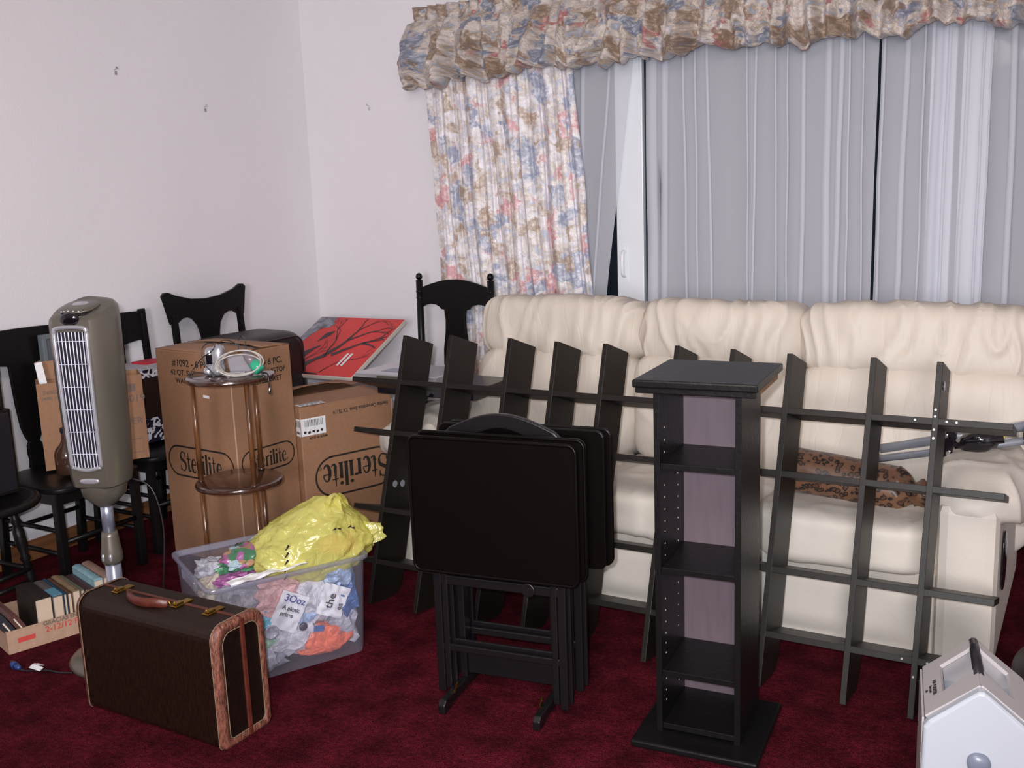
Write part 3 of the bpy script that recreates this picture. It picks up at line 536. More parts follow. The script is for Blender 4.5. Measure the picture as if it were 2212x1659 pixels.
# ------------------------------------------------------------ set of folding tray tables on their stand
TY = math.radians(8); TO = Vector((-1.540, 2.540, 0))
st = thing('tray_table_stand', 'black wooden storage stand with arched carry handle holding the folded tray tables', 'stand', TO, TY)
for s in (-1, 1):
    b = BM(); prism(b, [(-0.19, 0.0), (-0.19, 0.028), (-0.175, 0.042), (0.175, 0.042), (0.19, 0.028), (0.19, 0.0), (0.15, 0.0), (0.13, 0.010), (-0.13, 0.010), (-0.15, 0.0)], 0.024, Matrix.Translation((s * 0.155, 0, 0)) @ Matrix.Rotation(PI / 2, 4, 'Z')); obj('foot', b, M_black, st, bevel=0.004)
    b = BM(); bx(b, s * 0.155 - 0.011, s * 0.155 + 0.011, -0.02, 0.02, 0.042, 0.84); obj('upright', b, M_black, st, bevel=0.003)
    b = BM(); box(b, (s * 0.155 - s * 0.013, -0.10, 0.055), (0.002, 0.006, 0.006)); box(b, (s * 0.155 - s * 0.013, -0.115, 0.045), (0.002, 0.006, 0.006))
    obj('brass_screw', b, M_brass, st)
b = BM(); bx(b, -0.144, 0.144, -0.010, 0.010, 0.055, 0.150); obj('lower_rail', b, M_black, st, bevel=0.003)
b = BM(); bx(b, -0.144, 0.144, -0.010, 0.010, 0.80, 0.84); obj('upper_rail', b, M_black, st, bevel=0.003)
hp = [(-0.20, 0.835)] + [(-0.17 + 0.34 * i / 16, 0.862 + 0.048 * math.sin(PI * i / 16)) for i in range(17)] + [(0.20, 0.835)] + [(0.10 - 0.20 * i / 12, 0.835 + 0.030 * math.sin(PI * i / 12)) for i in range(13)]
b = BM(); prism(b, hp, 0.022); obj('carry_handle', b, M_black, st, bevel=0.004)
tl = ['frontmost black folding tray table on the stand, flat top facing the room', 'black folding tray table hung directly behind the frontmost tray', 'black folding tray table hung on the sofa side of the stand handle', 'black folding tray table, rearmost of the four, nearest the lattice shelf']
for k, (y, dx, dz) in enumerate(((-0.085, -0.004, 0.002), (-0.055, 0.012, 0.012), (0.055, 0.034, 0.012), (0.090, 0.045, 0.012))):
    t_ = thing('tray_table', tl[k], 'tray table', TO, TY, 'folding tray tables on the stand')
    sg_ = -1 if y < 0 else 1
    b = BM(); prism(b, rrect(-0.272 + dx, 0.272 + dx, 0.415 + dz, 0.848 + dz, 0.025), 0.012, Matrix.Translation((0, y, 0))); obj('tray_top', b, M_tray, t_, bevel=0.003)
    b = BM(); pts = [(x, y + sg_ * 0.006, z) for x, z in rrect(-0.268 + dx, 0.268 + dx, 0.419 + dz, 0.844 + dz, 0.024)]; tube(b, pts, 0.0055, 8, closed=True); obj('raised_rim', b, M_tray, t_, smooth=True)
    inn = -sg_ * 0.014
    for s in (-1, 1):
        b = BM(); xs = s * 0.205 + dx * 0.3; bx(b, xs - 0.013, xs + 0.013, y + inn - 0.006, y + inn + 0.006, 0.016 + 0.004 * k, 0.78); obj('outer_leg', b, M_black, t_, bevel=0.003)
        b = BM(); xs = s * 0.180 + dx * 0.3; bx(b, xs - 0.010, xs + 0.010, y + inn - 0.006 , y + inn + 0.006, 0.03, 0.72); obj('inner_leg', b, M_black, t_, bevel=0.003)
    b = BM(); bx(b, -0.195 + dx * 0.3, 0.195 + dx * 0.3, y + inn - 0.005, y + inn + 0.005, 0.155 + 0.006 * k, 0.178 + 0.006 * k); obj('leg_crossbar', b, M_black, t_, bevel=0.003)
    b = BM(); bx(b, -0.195 + dx * 0.3, 0.195 + dx * 0.3, y + inn - 0.005, y + inn + 0.005, 0.375, 0.405); obj('pivot_bar', b, M_black, t_, bevel=0.003)
    if k == 0:
        b = BM(); cyl(b, (0.10, y + inn - 0.012, 0.39), (0.10, y + inn + 0.008, 0.39), 0.022, seg=18); obj('clip_knob', b, M_black, t_, bevel=0.003)

# ------------------------------------------------------------ brown suitcase
sc = thing('suitcase', 'old dark brown hard suitcase with worn russet leather edges in the left foreground', 'suitcase', (-2.115, 1.87, 0), math.radians(0))
SL, SW, SH = 0.60, 0.195, 0.375
def prof(w_, h_, r, rb, ins=0):
    o = []
    for cx, cz, a0, rr in ((w_ - r, h_ - r, 0, r), (r, h_ - r, 90, r), (rb, rb, 180, rb), (w_ - rb, rb, 270, rb)):
        for k in range(7): a = math.radians(a0 + 15 * k); o.append((cx + rr * math.cos(a), cz + rr * math.sin(a)))
    return [(ins + a * (w_ - 2 * ins) / w_, ins + c * (h_ - 2 * ins) / h_) for a, c in o]
P0 = prof(SW, SH, 0.045, 0.02)
b = BM(); loft(b, [[(x, a, c) for a, c in prof(SW, SH, 0.045, 0.02, i)] for x, i in ((-SL + 0.003, 0.006), (-SL + 0.012, 0.0), (-0.012, 0.0), (-0.003, 0.006))]); obj('case_body', b, [M_case], sc, smooth=False, bevel=0.002)
for x in (0.0, -SL):
    s = 1 if x == 0 else -1
    b = BM(); outer = prof(SW, SH, 0.045, 0.02, -0.003); innr = prof(SW, SH, 0.045, 0.02, 0.026)
    loops = [[(x + s * -0.014, a, c) for a, c in outer], [(x + s * 0.002, a, c) for a, c in prof(SW, SH, 0.045, 0.02, 0.0)], [(x + s * 0.006, a, c) for a, c in prof(SW, SH, 0.045, 0.02, 0.008)], [(x + s * 0.004, a, c) for a, c in innr], [(x - s * 0.004, a, c) for a, c in innr]]
    loft(b, loops, cap=False); obj('edge_binding', b, M_trim, sc, smooth=True)
    b = BM(); tube(b, [(x + s * 0.0045, a, c) for a, c in prof(SW, SH, 0.045, 0.02, 0.026)], 0.0013, 6, closed=True); tube(b, [(x + s * -0.013, a, c) for a, c in prof(SW, SH, 0.045, 0.02, -0.0035)], 0.0013, 6, closed=True); obj('stitching', b, M_stitch, sc, smooth=True)
    b = BM(); bx(b, x + s * -0.004, x + s * 0.001, 0.02, SW - 0.02, 0.02, SH - 0.02); obj('end_panel', b, M_caseblk, sc)
    b = BM(); bx(b, x, x + s * 0.008, SW * 0.50, SW * 0.50 + 0.016, 0.006, SH - 0.004); obj('end_strip', b, M_strip, sc, bevel=0.003)
b = BM(); bx(b, -SL + 0.004, -0.002, SW * 0.50, SW * 0.50 + 0.012, SH - 0.002, SH + 0.0025); obj('seam_strip', b, M_strip, sc, bevel=0.001)
for x in (-0.50, -0.235, -0.10):
    b = BM(); yy = SW * 0.5; bx(b, x - 0.014, x + 0.014, yy - 0.032, yy + 0.036, SH, SH + 0.005); bx(b, x - 0.009, x + 0.009, yy - 0.026, yy + 0.004, SH + 0.005, SH + 0.011); cyl(b, (x, yy - 0.024, SH + 0.011), (x, yy - 0.024, SH + 0.016), 0.005, seg=10); obj('brass_latch', b, M_brass, sc, bevel=0.002)
b = BM(); hx = -0.345; tube(b, smooth_path([(hx - 0.085, 0.068, SH + 0.006), (hx - 0.06, 0.048, SH + 0.014), (hx - 0.02, 0.034, SH + 0.014), (hx + 0.02, 0.034, SH + 0.014), (hx + 0.06, 0.048, SH + 0.014), (hx + 0.085, 0.068, SH + 0.006)], 5), 0.015, 12, flat=0.55); obj('handle', b, M_strip, sc, smooth=True)
for s in (-1, 1):
    b = BM(); tube(b, [(hx + s * 0.085 + 0.012 * math.cos(a), 0.068, SH + 0.006 + 0.012 * abs(math.sin(a))) for a in [i * PI / 8 for i in range(9)]], 0.003, 6); obj('handle_ring', b, M_brass, sc, smooth=True)

# ------------------------------------------------------------ cardboard crate of books
CR = (-3.307, 1.99, 0); CA = 1.281
cr = thing('cardboard_crate', 'low open cardboard tray with red lettering full of old books beside the suitcase', 'box', CR, CA)
CW, CDp, CH, ct = 0.44, 0.30, 0.085, 0.004
for nm, r in (('front_wall', (0, CW, 0, ct)), ('back_wall', (0, CW, CDp - ct, CDp)), ('side_wall', (0, ct, ct, CDp - ct)), ('side_wall', (CW - ct, CW, ct, CDp - ct))):
    b = BM(); bx(b, *r, 0, CH); obj(nm, b, M_card2, cr)
b = BM(); bx(b, ct, CW - ct, ct, CDp - ct, 0, 0.006); obj('bottom', b, M_card2, cr)
FM = lambda x, z: face_matrix((x, -0.0006, z), (1, 0, 0))
text('red_lettering', '2-12/12 FL. OZ.', 0.031, M_redink, cr, FM(0.232, 0.052), bold=0.0004)
text('faded_lettering', 'GRACIAS SNACKS', 0.022, M_greyink, cr, FM(0.215, 0.076))
b = BM(); ribbon(b, [(-0.03, 0), (0.03, 0)], 0.018, FM(0.065, 0.043)); obj('red_bar', b, M_redink, cr)
def book(u0, th, ln, ht, cov, label, lean=0.0, front=False, v0=0.018, z0=0.008, roundspine=False, band=None):
    t_ = thing('book', label, 'book', (CR[0] + math.cos(CA) * u0 - math.sin(CA) * v0, CR[1] + math.sin(CA) * u0 + math.cos(CA) * v0, z0), group='books in the cardboard tray', rot=(0, lean, CA))
    cm = mat('cover_' + str(round(u0 * 1000)), cov, 0.5, bump=0.1, scale=120, var=0.15, vscale=30); c_ = 0.0022
    b = BM(); bx(b, c_, th - c_, 0.004, ln - 0.004, 0.003, ht - 0.004); obj('page_block', b, M_page, t_)
    b = BM(); bx(b, 0, c_, 0, ln, 0, ht); obj('cover', b, cm, t_); b = BM(); bx(b, th - c_, th, 0, ln, 0, ht); obj('cover', b, cm, t_)
    b = BM(); pts = [(0, ht - 0.002), (0, ht)] + ([(th / 2 - th / 2 * math.cos(a), ht + th * 0.22 * math.sin(a)) for a in [i * PI / 8 for i in range(1, 8)]] if roundspine else [(th * 0.5, ht + 0.003)]) + [(th, ht), (th, ht - 0.002)]
    prism(b, pts, ln, Matrix.Translation((0, ln / 2, 0))); obj('spine', b, cm, t_)
    if front:
        b = BM(); bx(b, 0, th, -0.003, 0.0035, 0, ht); obj('spine', b, cm, t_); b = BM(); bx(b, th * 0.42, th * 0.58, -0.0042, -0.003, ht * 0.35, ht * 0.92); obj('gilt_lettering', b, M_hole, t_)
    if band:
        bm_ = mat('band_' + str(round(u0 * 1000)), band, 0.5); b = BM(); bx(b, 0.001, th - 0.001, 0.004, ln * 0.42, ht + 0.001, ht + 0.0042); obj('spine_band', b, bm_, t_)
book(0.112, 0.060, 0.215, 0.158, (0.018, 0.014, 0.012), 'thick black covered book, first upright one from the left in the tray')
book(0.174, 0.038, 0.215, 0.152, (0.10, 0.085, 0.085), 'grey covered book with light blue spine end, beside the thick black one', band=(0.10, 0.26, 0.36))
book(0.214, 0.012, 0.22, 0.152, (0.012, 0.05, 0.09), 'thin dark teal book right of the blue banded one')
book(0.228, 0.016, 0.215, 0.150, (0.09, 0.045, 0.03), 'slim dark brown book between the teal and the tan one')
book(0.246, 0.028, 0.225, 0.152, (0.22, 0.15, 0.09), 'tan covered book in the middle of the tray')
book(0.276, 0.014, 0.22, 0.148, (0.10, 0.11, 0.08), 'thin olive book beside the tan one')
book(0.292, 0.034, 0.21, 0.145, (0.05, 0.02, 0.025), 'short maroon book left of the light blue one')
book(0.328, 0.034, 0.22, 0.170, (0.22, 0.38, 0.44), 'light blue book with a rounded spine near the suitcase', roundspine=True)
book(0.364, 0.038, 0.22, 0.172, (0.26, 0.16, 0.13), 'dusty pinkish brown book, last on the right in the tray', roundspine=True)
book(0.072, 0.030, 0.22, 0.115, (0.09, 0.035, 0.03), 'russet book with gilt stripe leaning left in the tray', lean=-0.5, z0=0.022, front=True)
book(0.028, 0.034, 0.22, 0.105, (0.022, 0.022, 0.03), 'dark slate book leaning at the left end of the tray', lean=-0.5, z0=0.024, front=True)

# ------------------------------------------------------------ tower fan
FX, FY = -2.915, 2.167
fan = thing('tower_fan', 'grey and silver pedestal tower fan standing behind the brown suitcase', 'fan', (FX, FY, 0), math.radians(24))
b = BM(); lathe(b, [(0.175, 0), (0.178, 0.012), (0.168, 0.024), (0.130, 0.048), (0.06, 0.060), (0.035, 0.068)], 40); obj('base', b, M_grey, fan, smooth=True)
b = BM(); cyl(b, (0, 0, 0.06), (0, 0, 0.375), 0.0265, seg=24); obj('lower_pole', b, M_pole, fan, smooth=True)
b = BM(); cyl(b, (0, 0, 0.46), (0, 0, 0.59), 0.021, seg=24); obj('upper_pole', b, M_pole, fan, smooth=True)
b = BM(); lathe(b, [(0.030, 0.350), (0.036, 0.362), (0.036, 0.385), (0.032, 0.41), (0.028, 0.45), (0.026, 0.465)], 24); obj('height_collar', b, M_grey, fan, smooth=True)
for a in (-1.2, -2.0): 
    b = BM(); pillow(b, (0.034 * math.cos(a), 0.034 * math.sin(a), 0.378), (0.006, 0.006, 0.014), e=2.5, n=4); obj('collar_notch', b, M_silver, fan, smooth=True)
b = BM(); lathe(b, [(0.030, 0.560), (0.042, 0.572), (0.070, 0.600), (0.078, 0.640), (0.078, 0.655)], 32); obj('neck_cup', b, M_grey, fan, smooth=True)
def fsec(s, z, dz=0):
    pts = []
    raw = [(-0.070, -0.098), (0.068, -0.098), (0.090, -0.080), (0.104, -0.045), (0.110, 0.0), (0.104, 0.045), (0.085, 0.080), (0.050, 0.102), (0, 0.110), (-0.050, 0.102), (-0.085, 0.080), (-0.104, 0.045), (-0.110, 0.0), (-0.104, -0.045), (-0.092, -0.080)]
    return [(x * s * (0.90 if x < 0 else 0.97), y * s, z + dz * y) for x, y in raw]
b = BM(); loft(b, [fsec(0.70, 0.636), fsec(0.84, 0.645), fsec(0.90, 0.68), fsec(0.95, 0.80), fsec(0.99, 1.00), fsec(1.0, 1.205, 0.15), fsec(0.97, 1.228, 0.20), fsec(0.86, 1.242, 0.22), fsec(0.45, 1.252, 0.2)]); o = obj('housing', b, M_grey, fan, smooth=True); e = o.modifiers.new('e', 'EDGE_SPLIT'); e.split_angle = math.radians(32)
gz0, gz1 = 0.718, 1.172
def gx(z): return 0.86 + 0.1 * (z - 0.68) / 0.5
def gy(z): return -0.098 * (0.90 + 0.09 * min(1, (z - 0.68) / 0.3)) - 0.001
b = BM(); loft(b, [[(x * gx(z), gy(z) - 0.0005, z), (x2 * gx(z), gy(z) - 0.0005, z), (x2 * gx(z), gy(z) + 0.008, z), (x * gx(z), gy(z) + 0.008, z)] for z, x, x2 in ((gz0, -0.052, 0.052), (0.9, -0.052, 0.052), (gz1, -0.052, 0.052))]); obj('grille_cavity', b, M_dark, fan)
b = BM()
for sx in (-1, 1): tube(b, smooth_path([(sx * 0.058 * gx(z), gy(z) - 0.003, z) for z in (gz0, 0.8, 0.95, 1.08, gz1)], 4), 0.007, 8)
tube(b, smooth_path([(-0.058 * gx(gz1), gy(gz1) - 0.003, gz1), (-0.050 * gx(gz1), gy(gz1) - 0.003, gz1 + 0.012), (0, gy(gz1) - 0.003, gz1 + 0.016), (0.050 * gx(gz1), gy(gz1) - 0.003, gz1 + 0.012), (0.058 * gx(gz1), gy(gz1) - 0.003, gz1)], 4), 0.007, 8)
tube(b, smooth_path([(-0.058 * gx(gz0), gy(gz0) - 0.003, gz0), (0, gy(gz0) - 0.003, gz0 - 0.010), (0.058 * gx(gz0), gy(gz0) - 0.003, gz0)], 4), 0.007, 8); obj('grille_frame', b, M_silver, fan, smooth=True)
b = BM()
for i in range(8):
    x = -0.044 + 0.088 * i / 7; tube(b, [(x * gx(z), gy(z) - 0.004, z) for z in (gz0, 0.8, 0.95, gz1)], 0.0017, 6)
for i in range(6):
    z = gz0 + (gz1 - gz0) * (i + 0.6) / 6; tube(b, [(-0.052 * gx(z), gy(z) - 0.003, z), (0.052 * gx(z), gy(z) - 0.003, z)], 0.0013, 6)
obj('grille_bars', b, M_bars, fan)
b = BM(); pillow(b, (0, -0.022, 1.246), (0.062, 0.066, 0.010), e=2.3, n=10, rot=Matrix.Rotation(0.22, 3, 'X')); obj('control_panel', b, M_grey, fan, smooth=True)
b = BM(); pillow(b, (0, -0.052, 1.232), (0.052, 0.048, 0.011), e=2.2, n=10, rot=Matrix.Rotation(0.4, 3, 'X')); pillow(b, (0, -0.094, 1.212), (0.032, 0.014, 0.022), e=2.2, n=10, rot=Matrix.Rotation(0.3, 3, 'X')); obj('display_window', b, M_gloss, fan, smooth=True)
b = BM(); pillow(b, (0, -0.018, 1.253), (0.030, 0.024, 0.007), e=2.1, n=8, rot=Matrix.Rotation(0.22, 3, 'X')); obj('remote_holder', b, M_silver, fan, smooth=True)
b = BM()
for i in range(5): a = -PI / 2 + (i - 2) * 0.36; lathe(b, [(0.0035, 0), (0.002, 0.0025)], 8, (0.045 * math.cos(a), -0.055 + 0.042 * math.sin(a), 1.2385 - 0.006 * abs(i - 2) * 0.2))
obj('buttons', b, M_bars, fan)
b = BM(); pillow(b, (0.0, -0.086, 0.668), (0.035, 0.006, 0.010), e=2.5, n=6); obj('logo_badge', b, M_silver, fan, smooth=True)
# its cord: from the neck down the back, and plug end across the carpet
b = BM(); inv = Matrix.Rotation(-math.radians(24), 3, 'Z')
pp = [inv @ (Vector(p) - Vector((FX, FY, 0))) for p in ((-2.86, 2.24, 0.64), (-2.80, 2.27, 0.60), (-2.775, 2.28, 0.45), (-2.80, 2.27, 0.2), (-2.80, 2.26, 0.03), (-2.82, 2.20, 0.03), (-2.90, 2.13, 0.075))]; tube(b, smooth_path(pp, 6), 0.0028, 6); obj('down_cord', b, M_dark, fan, smooth=True)
t_ = thing('electrical_cable', 'black power cord with a blue plug and white tag lying on the carpet', 'cord', (0, 0, 0))
b = BM(); tube(b, smooth_path([(-2.95, 1.985, 0.012), (-3.00, 1.975, 0.006), (-3.06, 1.965, 0.006), (-3.12, 1.93, 0.007), (-3.165, 1.925, 0.008)], 6), 0.003, 6); obj('cable', b, M_dark, t_, smooth=True)
b = BM(); cyl(b, (-3.150, 1.926, 0.012), (-3.178, 1.930, 0.012), 0.007, 0.012); cyl(b, (-3.178, 1.930, 0.012), (-3.205, 1.936, 0.012), 0.013, 0.011); obj('plug', b, M_bluepl, t_, smooth=True)
for dz in (0.006, -0.004):
    b = BM(); box(b, (-3.214, 1.938, 0.012 + dz), (0.009, 0.001, 0.002)); obj('prong', b, M_brass, t_)
b = BM(); box(b, (-3.085, 1.945, 0.020), (0.020, 0.011, 0.0008), Matrix.Rotation(0.35, 3, 'Y') @ Matrix.Rotation(0.4, 3, 'Z')); box(b, (-3.090, 1.96, 0.024), (0.016, 0.009, 0.0008), Matrix.Rotation(-0.4, 3, 'X')); obj('tag', b, M_paper, t_)

# ------------------------------------------------------------ dining chairs (local: seat centre on the floor, front towards +x)
def plate(bm, pts, t, x, lean=0.0):
    """outline (y,z) plate at local x, leaning back with height"""
    M_ = Matrix.Translation((x, 0, 0)) @ Matrix.Rotation(PI / 2, 4, 'Z'); prism(bm, pts, t, M_)
    for v in bm.verts: v.co.x -= lean * max(0, v.co.z - 0.46)
def vase_splat(w, zt, zb):
    """half outline of a vase splat, (halfwidth, z) from top to bottom"""
    H = zt - zb
    return [(w, zt), (w * 0.98, zt - 0.12 * H), (w * 0.92, zt - 0.40 * H), (w * 0.80, zt - 0.60 * H), (w * 0.58, zt - 0.70 * H), (w * 0.40, zt - 0.745 * H), (w * 0.54, zt - 0.78 * H), (w * 0.58, zt - 0.86 * H), (w * 0.52, zt - 0.93 * H), (w * 0.62, zb)]
def chair_base(t_, w, d, m, zs=0.455, back_h=1.06, turned=False, lean=0.10, post=0.030, balls=False, front=True):
    b = BM(); pillow(b, (0.005, 0, zs - 0.012), (d / 2 + 0.02, w / 2 + 0.012, 0.018), e=5, n=14); obj('seat', b, m, t_, smooth=True)
    b = BM(); bx(b, -d / 2 + 0.02, d / 2 - 0.02, -w / 2 + 0.02, w / 2 - 0.02, zs - 0.075, zs - 0.02); obj('apron', b, m, t_, bevel=0.003)
    for s in (-1, 1):
        y = s * (w / 2 - 0.025)
        b = BM()
        if turned: lathe(b, [(0.012, 0), (0.016, 0.05), (0.018, 0.16), (0.013, 0.20), (0.020, 0.215), (0.014, 0.235), (0.022, 0.27), (0.022, 0.33), (0.013, 0.355), (0.019, 0.37), (0.014, 0.385), (0.020, zs - 0.02)], 14, (d / 2 - 0.03, y, 0))
        else: bx(b, d / 2 - 0.048, d / 2 - 0.014, y - 0.017, y + 0.017, 0, zs - 0.02)
        obj('leg', b, m, t_, bevel=0 if turned else 0.004, smooth=turned)
        b = BM()
        if turned: cyl(b, (-d / 2 + 0.02, y, 0), (-d / 2 + 0.02, y, zs - 0.02), 0.013, 0.018, 12)
        else: beam(b, (-d / 2 - 0.02, y, 0), (-d / 2 + 0.015, y, zs - 0.02), 0.034, 0.030, up=(0, 1, 0))
        obj('leg', b, m, t_, bevel=0 if turned else 0.003, smooth=turned)
        if back_h:
            b = BM(); x0 = -d / 2 + 0.012; p = (x0, y, zs - 0.03); q = (x0 - lean * (back_h - 0.46), y, back_h)
            if balls:
                cyl(b, p, q, post * 0.55, post * 0.5, 12); lathe(b, [(0.006, 0), (0.015, 0.006), (0.018, 0.018), (0.014, 0.032), (0.003, 0.038)], 14, q)
                for zz in (0.25, 0.29, 0.85, 0.90): c_ = Vector(p).lerp(Vector(q), zz); lathe(b, [(0.016, 0), (0.021, 0.008), (0.016, 0.016)], 14, c_)
            else: beam(b, p, q, post * 0.9, post, up=(0, 1, 0))
            obj('back_post', b, m, t_, bevel=0 if balls else 0.004, smooth=balls)
        b = BM(); tube(b, [(-d / 2, y, 0.17), (d / 2 - 0.03, y, 0.17)], 0.010, 8); obj('side_stretcher', b, m, t_, smooth=True)
        b = BM(); tube(b, [(-d / 2 + 0.005, y, 0.27), (d / 2 - 0.03, y, 0.27)], 0.010, 8); obj('side_stretcher', b, m, t_, smooth=True)
    b = BM(); tube(b, [(d / 2 - 0.03, -w / 2 + 0.03, 0.22), (d / 2 - 0.03, w / 2 - 0.03, 0.22)], 0.011, 8); obj('front_stretcher', b, m, t_, smooth=True)
    b = BM(); tube(b, [(-d / 2, -w / 2 + 0.03, 0.22), (-d / 2, w / 2 - 0.03, 0.22)], 0.010, 8); obj('back_stretcher', b, m, t_, smooth=True)
MC = M_blackwood
GR = 'black wooden dining chairs along the left wall'
# two chairs with straight crest rail and vase splat
first = None
for yc, lb in ((2.655, 'black wooden chair with vase splat, holding the small cardboard carton, behind the tower fan'), (3.168, 'black wooden chair with square posts right of the tower fan, holding the damask gift box')):
    t_ = thing('dining_chair', lb, 'chair', (-3.80 if yc < 3 else -3.85, yc, 0), 0, GR)
    if first is None:
        first = t_; chair_base(t_, 0.43, 0.42, MC, back_h=1.075, lean=0.06)
        b = BM(); hw = 0.185; z0, z1 = 0.925, 1.065; n = 10
        top = [(-hw + 2 * hw * i / n, z1 + 0.004 * math.sin(PI * i / n)) for i in range(n + 1)]
        sp = vase_splat(0.062, z0 - 0.012, 0.46)
        pts = top + [(hw, z0)] + [(hw + (0.062 - hw) * (i / 4), z0 - 0.012 * (i / 4) ** 2) for i in range(1, 4)] + [(a, z) for a, z in sp] + [(-a, z) for a, z in reversed(sp)] + [(-(hw + (0.062 - hw) * (i / 4)), z0 - 0.012 * (i / 4) ** 2) for i in range(3, 0, -1)] + [(-hw, z0)]
        plate(b, pts[::-1], 0.016, -0.205, 0.06); obj('backrest', b, MC, t_, bevel=0.002)
    else:
        for ch in list(first.children): c = ch.copy(); COL.objects.link(c); c.parent = t_
# crest chair behind the tall carton
t_ = thing('dining_chair', 'black wooden chair with flared horned crest behind the tall cardboard carton', 'chair', (-3.80, 3.735, 0), 0, GR)
chair_base(t_, 0.50, 0.42, MC, back_h=1.02, lean=0.06)
b = BM(); top = [(-0.285, 1.125), (-0.27, 1.140), (-0.245, 1.142), (-0.20, 1.122), (-0.10, 1.096), (0, 1.088), (0.10, 1.096), (0.20, 1.120), (0.245, 1.142), (0.27, 1.140), (0.285, 1.125)]
side = [(0.275, 1.09), (0.262, 1.03), (0.250, 0.98), (0.215, 0.975)]
arch = [(0.205, 0.985), (0.175, 1.003), (0.14, 1.006), (0.105, 0.992), (0.075, 0.955), (0.060, 0.90), (0.056, 0.80), (0.075, 0.70), (0.085, 0.60), (0.07, 0.46)]
pts = top + side + arch + [(-a, z) for a, z in reversed(arch)] + [(-a, z) for a, z in reversed(side)]
plate(b, pts[::-1], 0.018, -0.200, 0.06); obj('backrest', b, MC, t_, bevel=0.002)
# ball finial chair in the corner, facing the room
t_ = thing('dining_chair', 'black wooden chair with round ball finials beside the floral curtain', 'chair', (-2.955, 4.24, 0), math.radians(-90))
chair_base(t_, 0.50, 0.42, MC, zs=0.47, back_h=1.128, lean=0.02, balls=True, turned=True, post=0.036)
b = BM(); hw = 0.222; n = 14
top = [(-hw + 2 * hw * i / n, 1.085 + 0.048 * math.sin(PI * i / n)) for i in range(n + 1)]
arch = [(0.222, 0.975), (0.205, 0.985), (0.18, 0.998), (0.15, 1.002), (0.12, 0.998), (0.095, 0.985), (0.088, 0.975), (0.066, 0.972), (0.060, 0.92), (0.064, 0.85), (0.078, 0.76), (0.080, 0.68), (0.06, 0.58), (0.07, 0.48)]
pts = top + arch + [(-a, z) for a, z in reversed(arch)]
plate(b, pts[::-1], 0.018, -0.202, 0.02); obj('backrest', b, MC, t_, bevel=0.002)
# round seated chair at the left edge with speakers on it
t_ = thing('round_seat_chair', 'black chair with round seat and turned legs at the left edge of the room', 'chair', (-3.735, 2.202, 0), math.radians(4))
b = BM(); lathe(b, [(0.20, 0), (0.222, 0.006), (0.228, 0.018), (0.222, 0.030), (0.195, 0.036), (0.19, 0.030)], 40, (0, 0, 0.425)); obj('seat', b, MC, t_, smooth=True)
for a in (35, 145, 215, 325):
    A = math.radians(a); b = BM(); x, y = 0.175 * math.cos(A), 0.175 * math.sin(A)
    lathe(b, [(0.012, 0), (0.017, 0.05), (0.018, 0.16), (0.013, 0.20), (0.021, 0.215), (0.014, 0.235), (0.022, 0.27), (0.022, 0.33), (0.013, 0.355), (0.020, 0.37), (0.014, 0.385), (0.018, 0.43)], 14, (x, y, 0), (0.12 * math.cos(A) * -1, 0.12 * math.sin(A) * -1, 1)); obj('leg', b, MC, t_, smooth=True)
for a, z in ((35, 0.17), (145, 0.17), (215, 0.21), (325, 0.21), (35, 0.12)):
    A = math.radians(a); B = math.radians({35: 325, 145: 35, 215: 145, 325: 215}[a]); r = 0.165; b = BM(); tube(b, [(r * math.cos(A), r * math.sin(A), z), (r * math.cos(B), r * math.sin(B), z)], 0.010, 8); obj('stretcher', b, MC, t_, smooth=True)
for nm, x0, x1, y0, y1, z0, z1, lb in (('speaker_cabinet', -3.93, -3.70, 2.06, 2.365, 0.462, 0.80, 'black speaker cabinet standing on the round seat at the left edge'), ('speaker_cabinet', -3.91, -3.71, 2.08, 2.348, 0.801, 0.985, 'smaller black speaker cabinet stacked on top of the larger one at the left edge')):
    t_ = thing(nm, lb, 'speaker', ((x0 + x1) / 2, (y0 + y1) / 2, z0)); hx_, hy_, hz = (x1 - x0) / 2, (y1 - y0) / 2, z1 - z0
    b = BM(); bx(b, -hx_, hx_, -hy_, hy_, 0, hz); obj('cabinet', b, M_lattice, t_, bevel=0.004)
    b = BM(); bx(b, hx_, hx_ + 0.006, -hy_ + 0.012, hy_ - 0.012, 0.012, hz - 0.012); obj('grille_cloth', b, M_dark, t_, bevel=0.003)

